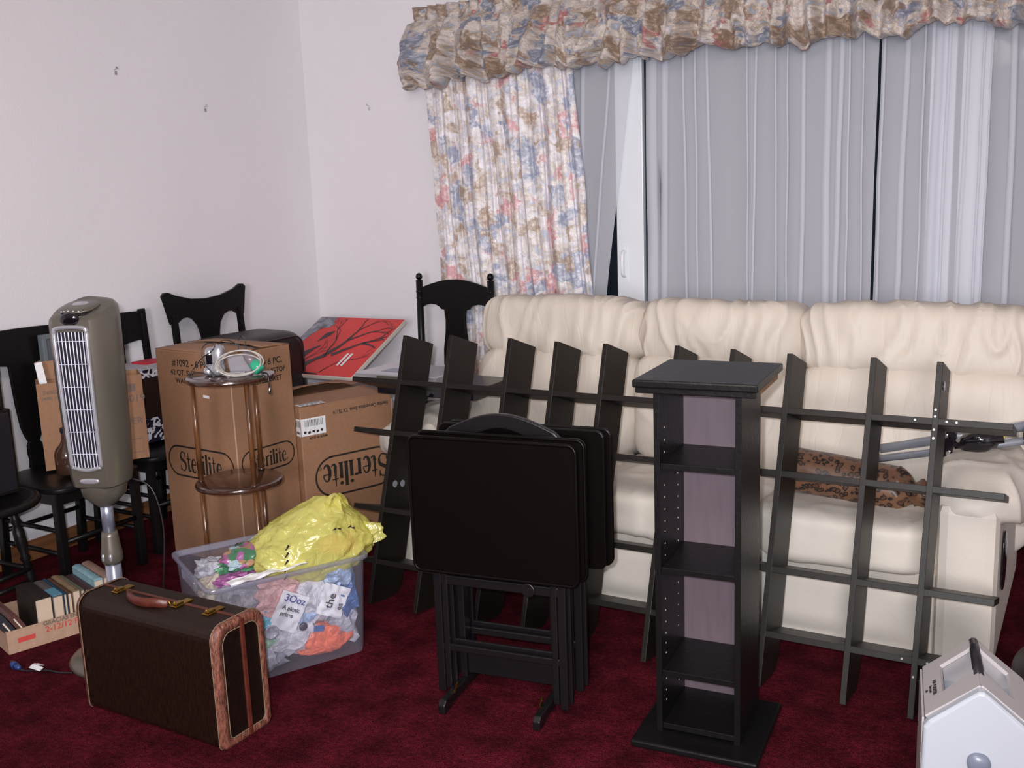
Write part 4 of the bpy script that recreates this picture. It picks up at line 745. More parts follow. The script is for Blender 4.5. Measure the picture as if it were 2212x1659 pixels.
# ------------------------------------------------------------ printed word drawn with thick and thin strokes
def serif_word(bm, M_, h):
    """the word Sterilite, letter height h for capitals, centred"""
    X = 0.0; thick, thin = 0.15, 0.055; G = []
    def st(p, wds): G.append(([(X + x, y) for x, y in p], wds))
    def arc(cx, cy, rx, ry, a0, a1, n=12): return [(cx + rx * math.cos(math.radians(a0 + (a1 - a0) * i / n)), cy + ry * math.sin(math.radians(a0 + (a1 - a0) * i / n))) for i in range(n + 1)]
    for ch in 'Sterilite':
        if ch == 'S':
            p = arc(0.27, 0.75, 0.19, 0.21, 35, 230, 12) + arc(0.27, 0.27, 0.21, 0.24, 65, -140, 14); n = len(p)
            st(p, [thin + (thick - thin) * math.exp(-((i / n - 0.47) / 0.2) ** 2) for i in range(n)]); st([(0.455, 0.72), (0.455, 0.97)], thin); st([(0.06, 0.30), (0.06, 0.03)], thin); w = 0.56
        elif ch == 't': st([(0.16, 0.95), (0.16, 0.14), (0.20, 0.045), (0.29, 0.05), (0.36, 0.12)], [0.04, thick, 0.11, 0.07, 0.04]); st([(0.02, 0.65), (0.33, 0.65)], thin); w = 0.38
        elif ch == 'e':
            p = [(0.06, 0.40), (0.40, 0.40)] + arc(0.235, 0.34, 0.17, 0.33, 15, 320, 16); n = len(p); st(p[:2], thin); q = p[2:]; st(q, [thin + (thick - thin) * math.exp(-((i / len(q) - 0.55) / 0.25) ** 2) for i in range(len(q))]); w = 0.47
        elif ch == 'r': st([(0.13, 0.66), (0.13, 0.02)], thick); st([(0.03, 0.64), (0.13, 0.64)], thin); st([(0.03, 0.025), (0.26, 0.025)], thin); st(arc(0.30, 0.48, 0.13, 0.16, 170, 50, 6), [0.04, 0.05, 0.07, 0.09, 0.12, 0.13, 0.10]); w = 0.43
        elif ch == 'i': st([(0.13, 0.66), (0.13, 0.02)], thick); st([(0.03, 0.64), (0.13, 0.64)], thin); st([(0.02, 0.025), (0.25, 0.025)], thin); st([(0.13, 0.80), (0.13, 0.83), (0.13, 0.90), (0.13, 0.93)], [0.08, 0.15, 0.15, 0.08]); w = 0.27
        elif ch == 'l': st([(0.13, 1.0), (0.13, 0.02)], thick); st([(0.03, 0.98), (0.13, 0.98)], thin); st([(0.02, 0.025), (0.25, 0.025)], thin); w = 0.27
        X += w
    st(arc(0.07, 0.10, 0.06, 0.06, 0, 360, 14), 0.02); st([(0.05, 0.07), (0.05, 0.13), (0.08, 0.12), (0.06, 0.10), (0.09, 0.07)], 0.012)
    for p, wds in G:
        ribbon(bm, [((x - X / 2) * h * 0.88, (y - 0.5) * h) for x, y in p], [v * h for v in wds] if isinstance(wds, list) else wds * h, M_)
def pill(bm, M_, w, h, lw):
    r = h / 2; pts = []
    for cx, a0 in ((w / 2 - r, -90), (-w / 2 + r, 90)):
        for k in range(17): a = math.radians(a0 + 180 * k / 16); pts.append((cx + r * math.cos(a), r * math.sin(a)))
    pts.append(pts[0]); pts.append(pts[1]); ribbon(bm, pts, lw, M_)

# ------------------------------------------------------------ tall carton
TB = (-3.129, 2.989); TA = 1.497; ux, uy = math.cos(TA), math.sin(TA)
tb = thing('cardboard_carton', 'tall brown cardboard carton with black oval logo, tallest box in the room', 'box', (TB[0], TB[1], 0), TA, 'brown moving cartons')
# local: x along the right hand face, y away to the left
TBW, TBD, TBH = 0.345, 0.490, 0.945
b = BM(); bx(b, 0, TBW, 0, TBD, 0, TBH); obj('carton_body', b, M_card, tb, bevel=0.006)
b = BM()
for (x0, x1, zt) in ((0.002, TBW * 0.48, 0.010), (TBW * 0.52, TBW - 0.002, 0.016)):
    g_ = [[None] * 11 for _ in range(5)]
    for i in range(5):
        for j in range(11):
            x = x0 + (x1 - x0) * i / 4; y = TBD * j / 10; mid = (i / 4) if x0 < 0.1 else 1 - i / 4
            g_[i][j] = b.verts.new((x, y, TBH + 0.002 + zt * mid * (0.4 + 0.8 * math.sin(j / 10 * PI))))
    for i in range(4):
        for j in range(10): b.faces.new((g_[i][j], g_[i + 1][j], g_[i + 1][j + 1], g_[i][j + 1]))
o = obj('top_flap', b, M_card, tb, smooth=True); m_ = o.modifiers.new('s', 'SOLIDIFY'); m_.thickness = 0.003
b = BM(); bx(b, -0.0012, 0.006, -0.0012, 0.006, 0.002, TBH * 0.93); obj('scuffed_corner', b, M_card2, tb, bevel=0.003)
RF = lambda x, z, up=1: face_matrix((x, -0.0008, z), (up, 0, 0), (0, 0, up))           # right hand face (looks towards -y local)
LF = lambda y, z: face_matrix((-0.0008, y, z), (0, -1, 0))                             # left hand face (looks towards -x local)

text('item_number', '#1092 - 6 PC.', 0.042, M_ink, tb, LF(0.250, TBH - 0.055), xs=1.05)
text('item_description', '42 QT. SWINGTOP', 0.032, M_ink, tb, LF(0.250, TBH - 0.097), xs=1.05)
text('item_description', 'WASTEBASKET', 0.032, M_ink, tb, LF(0.250, TBH - 0.133), xs=1.05)
text('item_number', '#1092 - 6 PC.', 0.040, M_ink, tb, RF(0.185, TBH - 0.062), xs=0.95)
text('item_description', '42 QT. SWINGTOP', 0.031, M_ink, tb, RF(0.185, TBH - 0.104), xs=0.95)
text('item_description', 'WASTEBASKET', 0.031, M_ink, tb, RF(0.185, TBH - 0.140), xs=0.95)
b = BM(); serif_word(b, LF(0.245, 0.445), 0.092); pill(b, LF(0.245, 0.445), 0.435, 0.135, 0.008); obj('printed_logo', b, M_ink, tb)
b = BM(); serif_word(b, RF(0.172, 0.462), 0.068); pill(b, RF(0.172, 0.462), 0.300, 0.106, 0.007); obj('printed_logo', b, M_ink, tb)
b = BM(); ribbon(b, [(-0.02, 0), (0.02, -0.003)], 0.012, LF(0.165, TBH - 0.190)); o = obj('small_sticker', b, M_paper, tb)

# ------------------------------------------------------------ second carton, upside down print
C2 = (-3.066, 3.322); A2 = math.radians(70.2)
t2 = thing('cardboard_carton', 'brown cardboard carton with upside down oval logo and barcode sticker beside the tallest carton', 'box', (C2[0], C2[1], 0), A2, 'brown moving cartons')
W2, D2, H2 = 0.487, 0.50, 0.655
b = BM(); bx(b, 0, W2, 0, D2, 0, H2 - 0.004); obj('carton_body', b, M_card, t2, bevel=0.005)
def flap(name, x0, x1, y0, y1, f, nx=10, ny=10):
    b = BM(); g_ = [[b.verts.new((x0 + (x1 - x0) * i / nx, y0 + (y1 - y0) * j / ny, H2 + f(i / nx, j / ny))) for j in range(ny + 1)] for i in range(nx + 1)]
    for i in range(nx):
        for j in range(ny): b.faces.new((g_[i][j], g_[i + 1][j], g_[i + 1][j + 1], g_[i][j + 1]))
    o = obj(name, b, M_card, t2, smooth=True); m_ = o.modifiers.new('s', 'SOLIDIFY'); m_.thickness = 0.003
flap('near_flap', 0.003, W2 - 0.003, 0.003, 0.245, lambda a, c: -0.002 + 0.012 * c)
flap('far_flap', 0.003, W2 - 0.003, 0.250, D2 - 0.003, lambda a, c: 0.004 + (1 - c) * (0.016 + 0.030 * math.sin(PI * min(1, a * 1.1))))
b = BM(); bx(b, W2 - 0.002, W2 + 0.005, 0.0, 0.018, 0.22, H2 - 0.03); obj('scuffed_corner', b, M_card2, t2, bevel=0.002)
R2 = lambda x, z, s=-1: face_matrix((x, -0.0008, z), (s, 0, 0), (0, 0, s))
b = BM(); serif_word(b, R2(0.268, 0.312), 0.116); pill(b, R2(0.268, 0.312), 0.420, 0.185, 0.009); obj('printed_logo', b, M_ink, t2)
text('maker_address', 'Sterilite Corporation Ennis, TX 75119', 0.024, M_ink, t2, R2(0.318, H2 - 0.045), xs=0.80)
text('small_print', 'MADE IN U.S.A.', 0.014, M_ink, t2, R2(0.085, H2 - 0.145))
def sticker(parent, Mf, w_, h_, seed, lbl='barcode_sticker'):
    """white label with bars and small print; Mf(x,z) -> matrix on the surface"""
    b = BM(); ribbon(b, [(-w_ / 2, 0), (w_ / 2, 0)], h_, Mf); s_ = obj(lbl, b, M_paper, parent)
    random.seed(seed); b = BM(); x = -w_ * 0.36; Mo = Mf @ Matrix.Translation((0, 0, 0.0005))
    while x < w_ * 0.42:
        wd = random.choice((0.0012, 0.0022, 0.0032)); ribbon(b, [(x, h_ * 0.40), (x, h_ * 0.02)], wd, Mo); x += wd + random.choice((0.0018, 0.003, 0.004))
    for k in range(5): ribbon(b, [(-w_ * 0.40 + k * w_ * 0.17, -h_ * (0.28 + 0.06 * (k % 2))), (-w_ * 0.30 + k * w_ * 0.17, -h_ * 0.30)], h_ * 0.14, Mo)
    obj('printed_bars', b, M_ink, s_)
sticker(t2, face_matrix((0.064, -0.0009, H2 - 0.092), (1, 0, 0)), 0.125, 0.080, 4)
sticker(t2, face_matrix((-0.0009, 0.020, H2 - 0.092), (0, -1, 0)), 0.040, 0.080, 6, 'sticker_wrapped_end')
sticker(t2, face_matrix((0.075, 0.035, H2 + 0.0045), (1, 0, 0), (0, 1, 0)), 0.135, 0.055, 5, 'top_sticker')

# ------------------------------------------------------------ red poster panel with tree silhouettes, propped on the second carton
PA = math.atan2(0.237, 0.487); PLn = 0.542; PWd = 0.59
pn = thing('canvas_print', 'red wrapped canvas panel with black bare tree silhouette propped on the second carton', 'picture', (-3.865, 3.945, 0.675), rot=(PA, 0, 0))
def bagcol(nm, c, r=0.45): return mat(nm, c, r)
M_red = mat('poster_red', (0.62, 0.022, 0.018), 0.4, var=0.12, vscale=5)
M_pgb = mat('poster_grey', (0.20, 0.20, 0.25), 0.45, var=0.8, vscale=18)
M_sil = mat('poster_black', (0.022, 0.012, 0.015), 0.45)
M_cream = mat('panel_edge_cream', (0.68, 0.62, 0.56), 0.6)
b = BM(); bx(b, 0, PWd, 0, PLn, -0.026, 0); obj('panel_body', b, M_cream, pn, bevel=0.003)
b = BM(); bx(b, 0.002, PWd - 0.001, 0.001, PLn - 0.001, 0, 0.0012); obj('red_print', b, M_red, pn)
PM = Matrix.Translation((0, 0, 0.0020))
b = BM(); vs = [b.verts.new(PM @ Vector((x, y, 0))) for x, y in ((0.003, PLn - 0.003), (0.003, 0.24), (0.035, 0.26), (0.06, 0.36), (0.085, 0.42), (0.135, 0.44), (0.150, 0.47), (0.125, 0.50), (0.13, PLn - 0.003))]; b.faces.new(vs); obj('grey_corner_print', b, M_pgb, pn)
random.seed(12); b = BM(); PM2 = Matrix.Translation((0, 0, 0.0026))
def branch(x, y, a, L, wd, dep):
    pts = [(x, y)]; ws = [wd]; n = 5
    for i in range(n):
        a += random.uniform(-0.25, 0.25); x += L / n * math.cos(a); y += L / n * math.sin(a)
        if not (0.03 < x < PWd - 0.01 and 0.005 < y < PLn - 0.006): break
        pts.append((x, y)); ws.append(wd * (1 - 0.5 * (i + 1) / n))
    if len(pts) > 1: ribbon(b, pts, ws, PM2)
    if dep > 0 and len(pts) == n + 1:
        for k in range(random.choice((2, 3))): branch(x, y, a + random.uniform(-0.75, 0.75), L * random.uniform(0.6, 0.85), wd * 0.52, dep - 1)
branch(0.16, 0.005, 0.9, 0.22, 0.050, 0); branch(0.285, 0.17, 1.2, 0.16, 0.034, 5); branch(0.33, 0.18, 0.75, 0.17, 0.030, 5); branch(0.30, 0.16, 1.9, 0.16, 0.012, 4); branch(0.18, 0.02, 1.5, 0.12, 0.010, 3); branch(0.36, 0.02, 1.0, 0.14, 0.008, 3)
ribbon(b, [(0.004, 0.012), (0.12, 0.02), (0.24, 0.012), (0.36, 0.008)], [0.024, 0.05, 0.022, 0.008], PM2)
ribbon(b, [(0.09, 0.03), (0.12, 0.08), (0.135, 0.13), (0.15, 0.19), (0.175, 0.235), (0.20, 0.26)], [0.022, 0.032, 0.046, 0.044, 0.020, 0.010], PM2)
ribbon(b, [(0.115, 0.03), (0.13, 0.08), (0.14, 0.12)], [0.010, 0.014, 0.02], PM2)
ribbon(b, [(0.15, 0.30), (0.175, 0.37), (0.20, 0.40)], [0.006, 0.045, 0.012], PM2)
obj('tree_silhouette', b, M_sil, pn)
b = BM(); PM3 = Matrix.Translation((0, 0, 0.0032)); ribbon(b, [(0.435, 0.09), (0.435, 0.20)], 0.016, PM3); ribbon(b, [(0.462, 0.09), (0.462, 0.20)], 0.016, PM3); obj('white_bars_print', b, M_paper, pn)

# ------------------------------------------------------------ black padded case on the crest chair
t_ = thing('padded_case', 'large black leather padded case standing on the chair behind the tall carton', 'case', (-3.765, 3.705, 0.470))
b = BM(); pillow(b, (0, 0, 0.222), (0.165, 0.30, 0.221), e=6, n=20, amp=0.010, freq=4); obj('case_body', b, M_blkleather, t_, smooth=True)
b = BM(); tube(b, [(0.160, y, z + 0.215) for y, z in rrect(-0.265, 0.265, -0.195, 0.195, 0.06)], 0.005, 6, closed=True); obj('piping', b, M_blkleather, t_, smooth=True)

# ------------------------------------------------------------ small carton, picture frame, bottle and damask box on the chairs
A3 = math.radians(56)
t_ = thing('cardboard_carton', 'small open brown cardboard carton on the chair half hidden by the tower fan', 'box', (-3.845, 2.585, 0.472), A3, 'brown moving cartons')
b = BM(); w3, d3, h3 = 0.42, 0.155, 0.375
for r_ in ((0, w3, 0, 0.004), (0, w3, d3 - 0.004, d3), (0, 0.004, 0.004, d3 - 0.004), (w3 - 0.004, w3, 0.004, d3 - 0.004)): bx(b, *r_, 0, h3)
bx(b, 0.004, w3 - 0.004, 0.004, d3 - 0.004, 0, 0.005); obj('carton_body', b, M_card, t_)
b = BM(); box(b, (w3 * 0.30, d3 - 0.002, h3 + 0.035), (w3 * 0.28, 0.002, 0.04), Matrix.Rotation(-0.25, 3, 'X')); obj('raised_flap', b, M_card, t_)
F3 = lambda x, z: face_matrix((x, -0.0008, z), (1, 0, 0))
text('small_print', '24/80Z', 0.022, M_greyink, t_, F3(0.055, h3 - 0.040)); text('small_print', '24/80, 19 OZ BOX', 0.018, M_greyink, t_, F3(0.085, h3 - 0.065))
text('small_print', '15019', 0.045, M_greyink, t_, F3(0.37, h3 - 0.105)); text('small_print', 'PER', 0.040, M_greyink, t_, F3(0.375, 0.17))
b = BM(); ribbon(b, [(-0.035, 0), (0.035, 0)], 0.035, F3(0.355, h3 - 0.055)); obj('dark_block_print', b, M_greyink, t_)
b = BM(); ribbon(b, [(-0.05, -0.03), (0.05, -0.03), (0.05, 0.03), (-0.05, 0.03), (-0.05, -0.03)], 0.003, F3(0.35, 0.06)); obj('box_outline_print', b, M_greyink, t_)
b = BM(); Q = F3(0.145, 0.20) @ Matrix.Rotation(0.25, 4, 'Z'); ribbon(b, [(-0.045, 0.03), (0.03, 0.03)], 0.03, Q); ribbon(b, [(-0.03, 0.015), (-0.03, -0.05)], 0.035, Q); obj('white_sticker', b, M_paper, t_)
t_ = thing('paper_strip', 'white folded card strip sticking up out of the small carton', 'paper', (-3.885, 2.635, 0.80), rot=(-0.25, -0.12, A3))
b = BM(); bx(b, 0, 0.028, -0.001, 0.001, 0, 0.13); bx(b, 0.028, 0.030, -0.001, 0.010, 0, 0.13); obj('card', b, M_paper, t_)
t_ = thing('framed_picture', 'narrow grey framed panel standing upright on the chair behind the small carton', 'frame', (-3.985, 2.79, 0.472), math.radians(0))
b = BM(); bx(b, -0.012, 0.012, -0.06, 0.10, 0, 0.545); bm_ = b; obj('panel', bm_, mat('frame_backing', (0.10, 0.11, 0.13), 0.4), t_)
b = BM()
for r_ in ((-0.065, -0.045, 0, 0.56), (0.09, 0.11, 0, 0.56), (-0.045, 0.09, 0.54, 0.56)): bx(b, -0.016, 0.018, r_[0], r_[1], r_[2], r_[3])
obj('frame_rim', b, mat('frame_grey', (0.14, 0.165, 0.18), 0.4), t_, bevel=0.003)
t_ = thing('glass_jug', 'brown glass jug standing before the small carton on the chair', 'bottle', (-3.71, 2.600, 0.474))
b = BM(); lathe(b, [(0.045, 0), (0.052, 0.006), (0.052, 0.085), (0.046, 0.105), (0.026, 0.128), (0.018, 0.145), (0.016, 0.175), (0.019, 0.180)], 28); obj('jug_body', b, M_amber, t_, smooth=True)
b = BM(); lathe(b, [(0.019, 0.176), (0.020, 0.178), (0.020, 0.195), (0.018, 0.197)], 20); obj('cap', b, M_dark, t_, smooth=True)
t_ = thing('gift_box', 'black and white damask patterned gift box with dark middle band on the chair', 'box', (-3.83, 3.06, 0.480))
b = BM(); bx(b, -0.15, 0.03, 0, 0.30, 0, 0.115); obj('patterned_base', b, M_damask, t_, bevel=0.002)
b = BM(); bx(b, -0.15, 0.03, 0, 0.30, 0.305, 0.345); obj('patterned_lid', b, M_damask, t_, bevel=0.002)
b = BM(); bx(b, -0.149, 0.029, 0.001, 0.299, 0.115, 0.305); obj('brown_band', b, mat('chocolate_card', (0.022, 0.010, 0.008), 0.5), t_)
b = BM(); bx(b, -0.155, 0.035, -0.005, 0.305, 0.345, 0.358); obj('lid_edge', b, mat('silver_grey_card', (0.42, 0.40, 0.44), 0.5, var=0.3, vscale=50), t_)
t_ = thing('gift_card_box', 'small red box lying on top of the damask gift box', 'box', (-3.90, 3.16, 0.831))
b = BM(); bx(b, -0.05, 0.05, 0.0, 0.12, 0, 0.016); obj('red_box', b, mat('crimson_card', (0.45, 0.02, 0.04), 0.5), t_, bevel=0.002)

# ------------------------------------------------------------ hi-fi stack on the left sofa arm
t_ = thing('stereo_receiver', 'black stereo receiver lying on the left sofa arm under the silver player', 'stereo', (-2.72, 3.45, 0.717))
b = BM(); bx(b, 0.0, 0.50, 0, 0.32, 0.006, 0.050); obj('case', b, M_dark, t_, bevel=0.003)
b = BM(); bx(b, 0.005, 0.495, -0.004, 0.0, 0.008, 0.048); obj('front_fascia', b, M_gloss, t_, bevel=0.002)
for x in (0.04, 0.46):
    b = BM(); cyl(b, (x, 0.05, -0.002), (x, 0.05, 0.006), 0.014, seg=14); cyl(b, (x, 0.27, -0.002), (x, 0.27, 0.006), 0.014, seg=14); obj('foot', b, M_dark, t_)
t_ = thing('dvd_player', 'slim silver disc player on top of the black receiver, behind the lattice shelf', 'dvd player', (-2.835, 3.445, 0.769))
b = BM(); bx(b, 0.0, 0.43, 0.006, 0.27, 0.004, 0.043); obj('case', b, M_silver, t_, bevel=0.004)
b = BM(); bx(b, 0.0, 0.43, 0.0, 0.006, 0.002, 0.018); obj('dark_front_strip', b, M_gloss, t_); b = BM(); bx(b, 0.0, 0.43, -0.002, 0.006, 0.018, 0.043); obj('silver_fascia', b, M_silver, t_, bevel=0.003)
b = BM(); bx(b, 0.12, 0.24, -0.003, 0.0, 0.024, 0.036); obj('disc_tray', b, M_grey, t_, bevel=0.001)
b = BM(); bx(b, 0.10, 0.27, 0.06, 0.14, 0.043, 0.0445); obj('printed_panel', b, mat('slate_print', (0.16, 0.17, 0.28), 0.3), t_)
t_ = thing('audio_cable', 'glossy black cable bunched in front of the receiver on the left sofa arm', 'cable')
b = BM(); tube(b, smooth_path([(-2.58, 3.46, 0.70), (-2.55, 3.42, 0.69), (-2.50, 3.40, 0.70), (-2.46, 3.42, 0.715), (-2.44, 3.43, 0.73)], 6), 0.010, 8); tube(b, smooth_path([(-2.58, 3.44, 0.70), (-2.53, 3.405, 0.675), (-2.47, 3.40, 0.69)], 6), 0.007, 8); obj('cable_bundle', b, M_gloss, t_, smooth=True)
b = BM(); cyl(b, (-2.505, 3.40, 0.682), (-2.470, 3.40, 0.694), 0.007, seg=10); obj('plug_tip', b, M_steel, t_, smooth=True)

# ------------------------------------------------------------ two tier round table
RX, RY = -2.930, 2.800
rt = thing('round_table', 'small two tier round walnut table with slim turned legs in front of the tall carton', 'table', (RX, RY, 0))
R_T = 0.172
for nm, z in (('tabletop', 0.885), ('lower_shelf', 0.462)):
    b = BM(); lathe(b, [(R_T - 0.010, 0), (R_T - 0.002, 0.003), (R_T, 0.010), (R_T - 0.003, 0.018), (R_T - 0.012, 0.022)], 56, (0, 0, z)); o = obj(nm, b, M_walnut, rt, smooth=True); e = o.modifiers.new('e', 'EDGE_SPLIT'); e.split_angle = math.radians(40)
# legs spaced around, one at camera left, one front right, one back right
cr_, cf_ = Vector((0.865, 0.502, 0)), Vector((-0.502, 0.865, 0))
for a in (188, 308, 68):
    A = math.radians(a); p = (cr_ * math.cos(A) + cf_ * math.sin(A)) * (R_T * 0.86); b = BM()
    cyl(b, (p.x, p.y, 0), (p.x, p.y, 0.462), 0.0085, 0.010, 14); cyl(b, (p.x, p.y, 0.484), (p.x, p.y, 0.885), 0.0105, 0.009, 14); obj('leg', b, M_leg, rt, smooth=True)
    b = BM(); lathe(b, [(0.013, 0), (0.014, 0.003), (0.011, 0.006)], 14, (p.x, p.y, 0.484)); obj('leg_collar', b, M_walnut, rt, smooth=True)
def tpt(r, f, z): v = cr_ * r + cf_ * f; return (v.x, v.y, z)
TZ = 0.907
CAMR = Matrix((cr_, cf_, Vector((0, 0, 1)))).transposed()
t_ = thing('camcorder', 'silver handheld camera device standing at the left of the gadgets on the round table', 'camera', (RX, RY, TZ))
b = BM(); pillow(b, tpt(-0.035, -0.02, 0.070), (0.024, 0.03, 0.052), e=3.2, n=10, rot=CAMR @ Matrix.Rotation(0.10, 3, 'Y')); pillow(b, tpt(-0.04, -0.02, 0.028), (0.03, 0.034, 0.028), e=2.5, n=8, rot=CAMR); obj('body', b, M_silver, t_, smooth=True)
b = BM(); pillow(b, tpt(-0.072, 0.0, 0.065), (0.018, 0.028, 0.045), e=3.0, n=8, rot=CAMR); pillow(b, tpt(-0.078, -0.02, 0.018), (0.018, 0.02, 0.018), e=2.4, n=8, rot=CAMR); obj('battery_grip', b, M_silver, t_, smooth=True)
b = BM(); box(b, tpt(-0.062, -0.045, 0.068), (0.012, 0.004, 0.018), CAMR); obj('dark_window', b, M_gloss, t_)
t_ = thing('power_adapter', 'grey boxy power adapter lying in the middle of the round table', 'adapter', (RX, RY, TZ))
b = BM(); box(b, tpt(0.040, 0.02, 0.038), (0.042, 0.030, 0.036), CAMR @ Matrix.Rotation(-0.15, 3, 'Y')); obj('housing', b, mat('mid_grey_plastic', (0.26, 0.24, 0.27), 0.4), t_, bevel=0.006)
b = BM(); box(b, tpt(0.04, -0.035, 0.010), (0.030, 0.012, 0.006), CAMR); obj('label_plate', b, M_silver, t_, bevel=0.002)
t_ = thing('tape_roll', 'green and teal wrapped roll lying at the right side of the round table', 'roll', (RX, RY, TZ))
ax_ = (CAMR @ Vector((0.5, -0.25, -0.55))).normalized(); b = BM(); c_ = Vector(tpt(0.104, -0.035, 0.047)); lathe(b, [(0.019, 0), (0.023, 0.003), (0.023, 0.040), (0.019, 0.044)], 22, c_, ax_); obj('green_wrap', b, M_green, t_, smooth=True)
b = BM(); lathe(b, [(0.010, 0), (0.019, 0.03), (0.021, 0.060)], 18, c_ - Vector(ax_) * 0.060, ax_); obj('grey_tube', b, mat('smoke_tube', (0.20, 0.17, 0.19), 0.3), t_, smooth=True)
t_ = thing('coiled_cable', 'thick coiled off-white cable looped upright around the grey adapter on the round table', 'cable', (RX, RY, TZ))
for k, (rr, ry_, dz, ff) in enumerate(((0.080, 0.044, 0.050, -0.052), (0.085, 0.047, 0.050, -0.060), (0.077, 0.040, 0.046, -0.066))):
    b = BM(); tube(b, [tpt(0.058 + rr * math.cos(a), ff + 0.03 * math.sin(a + k), dz + ry_ * math.sin(a) + 0.002) for a in [2 * PI * i / 40 for i in range(40)]], 0.0032, 8, closed=True); obj('cable_loop', b, M_cable, t_, smooth=True)
t_ = thing('thin_black_wire', 'tangled thin black wires looping over the silver devices on the round table', 'wire', (RX, RY, TZ))
b = BM()
for pth in ([(-0.055, -0.05, 0.004), (-0.11, -0.05, 0.02), (-0.15, -0.03, 0.005), (-0.13, -0.02, 0.035), (-0.09, -0.04, 0.075), (-0.05, -0.05, 0.10), (-0.035, -0.05, 0.125), (-0.06, -0.05, 0.132), (-0.085, -0.05, 0.11), (-0.08, -0.06, 0.06), (-0.04, -0.07, 0.01)],
            [(-0.04, -0.02, 0.115), (-0.015, 0.0, 0.135), (0.02, 0.0, 0.128), (0.05, 0.0, 0.108), (0.10, 0.01, 0.100), (0.12, 0.0, 0.098)],
            [(0.035, 0.02, 0.080), (0.035, 0.03, 0.125), (0.048, 0.03, 0.145), (0.062, 0.03, 0.13), (0.064, 0.02, 0.08)],
            [(-0.03, -0.01, 0.118), (0.0, 0.0, 0.124), (0.04, 0.01, 0.112), (0.085, 0.0, 0.114)]):
    tube(b, smooth_path([tpt(*p) for p in pth], 7), 0.0019, 6)
obj('wire_tangle', b, M_dark, t_, smooth=True)
t_ = thing('hanging_jack', 'black audio lead with a silver tip hanging off the right edge of the round table', 'cable', (RX, RY, TZ))
b = BM(); tube(b, smooth_path([tpt(0.13, -0.02, 0.004), tpt(0.158, -0.055, 0.008), tpt(0.168, -0.075, -0.004), tpt(0.169, -0.078, -0.045)], 6), 0.0028, 8); obj('lead', b, M_dark, t_, smooth=True)
b = BM(); lathe(b, [(0.003, 0), (0.0062, 0.008), (0.005, 0.022), (0.003, 0.026)], 12, tpt(0.169, -0.078, -0.070)); obj('jack_tip', b, M_steel, t_, smooth=True)

# ------------------------------------------------------------ plastic tote full of bags
TA4 = 1.088; to = thing('storage_tote', 'clear plastic storage tote stuffed with crumpled bags behind the suitcase', 'tote', (-2.379, 2.094, 0), TA4)
tw_, td_, th_, tt = 0.56, 0.46, 0.362, 0.028
def rl(i, z, r=0.03): return [(x, y, z) for x, y in rrect(i, tw_ - i, i, td_ - i, r, 4)]
b = BM(); loft(b, [rl(tt, 0.004), rl(tt - 0.003, 0.02), rl(0.010, th_ - 0.012)], cap=False); b.faces.new([b.verts.new(p) for p in rl(tt, 0.004)]); o = obj('tub_wall', b, M_tote, to, smooth=True); e = o.modifiers.new('e', 'EDGE_SPLIT'); e.split_angle = math.radians(35)
b = BM(); loft(b, [rl(0.011, th_ - 0.020), rl(0.004, th_ - 0.018), rl(-0.001, th_ - 0.014), rl(-0.002, th_ - 0.003), rl(0.001, th_), rl(0.010, th_ - 0.002), rl(0.012, th_ - 0.020)], cap=False); obj('rim', b, M_toterim, to, smooth=True)
for x in (tw_ - 0.004, 0.004):
    b = BM(); bx(b, x - 0.006, x + 0.006, 0.15, 0.31, th_ - 0.05, th_ - 0.018); obj('handle_lip', b, M_toterim, to, bevel=0.003)
lo, hi = (0.036, 0.034, 0.007), (0.522, 0.428, 0.46)
cols = {'white': (0.56, 0.55, 0.61), 'pearl': (0.38, 0.38, 0.44), 'grey': (0.30, 0.29, 0.32), 'blue': (0.05, 0.12, 0.32), 'teal': (0.10, 0.38, 0.50), 'orange': (0.72, 0.16, 0.085), 'pink': (0.60, 0.34, 0.33), 'black': (0.02, 0.018, 0.03), 'magenta': (0.34, 0.11, 0.30), 'green': (0.06, 0.22, 0.11), 'beige': (0.48, 0.42, 0.36), 'lblue': (0.30, 0.40, 0.58), 'mint': (0.34, 0.52, 0.40)}
BMAT = {k: bagmat('film_' + k, v) for k, v in cols.items()}
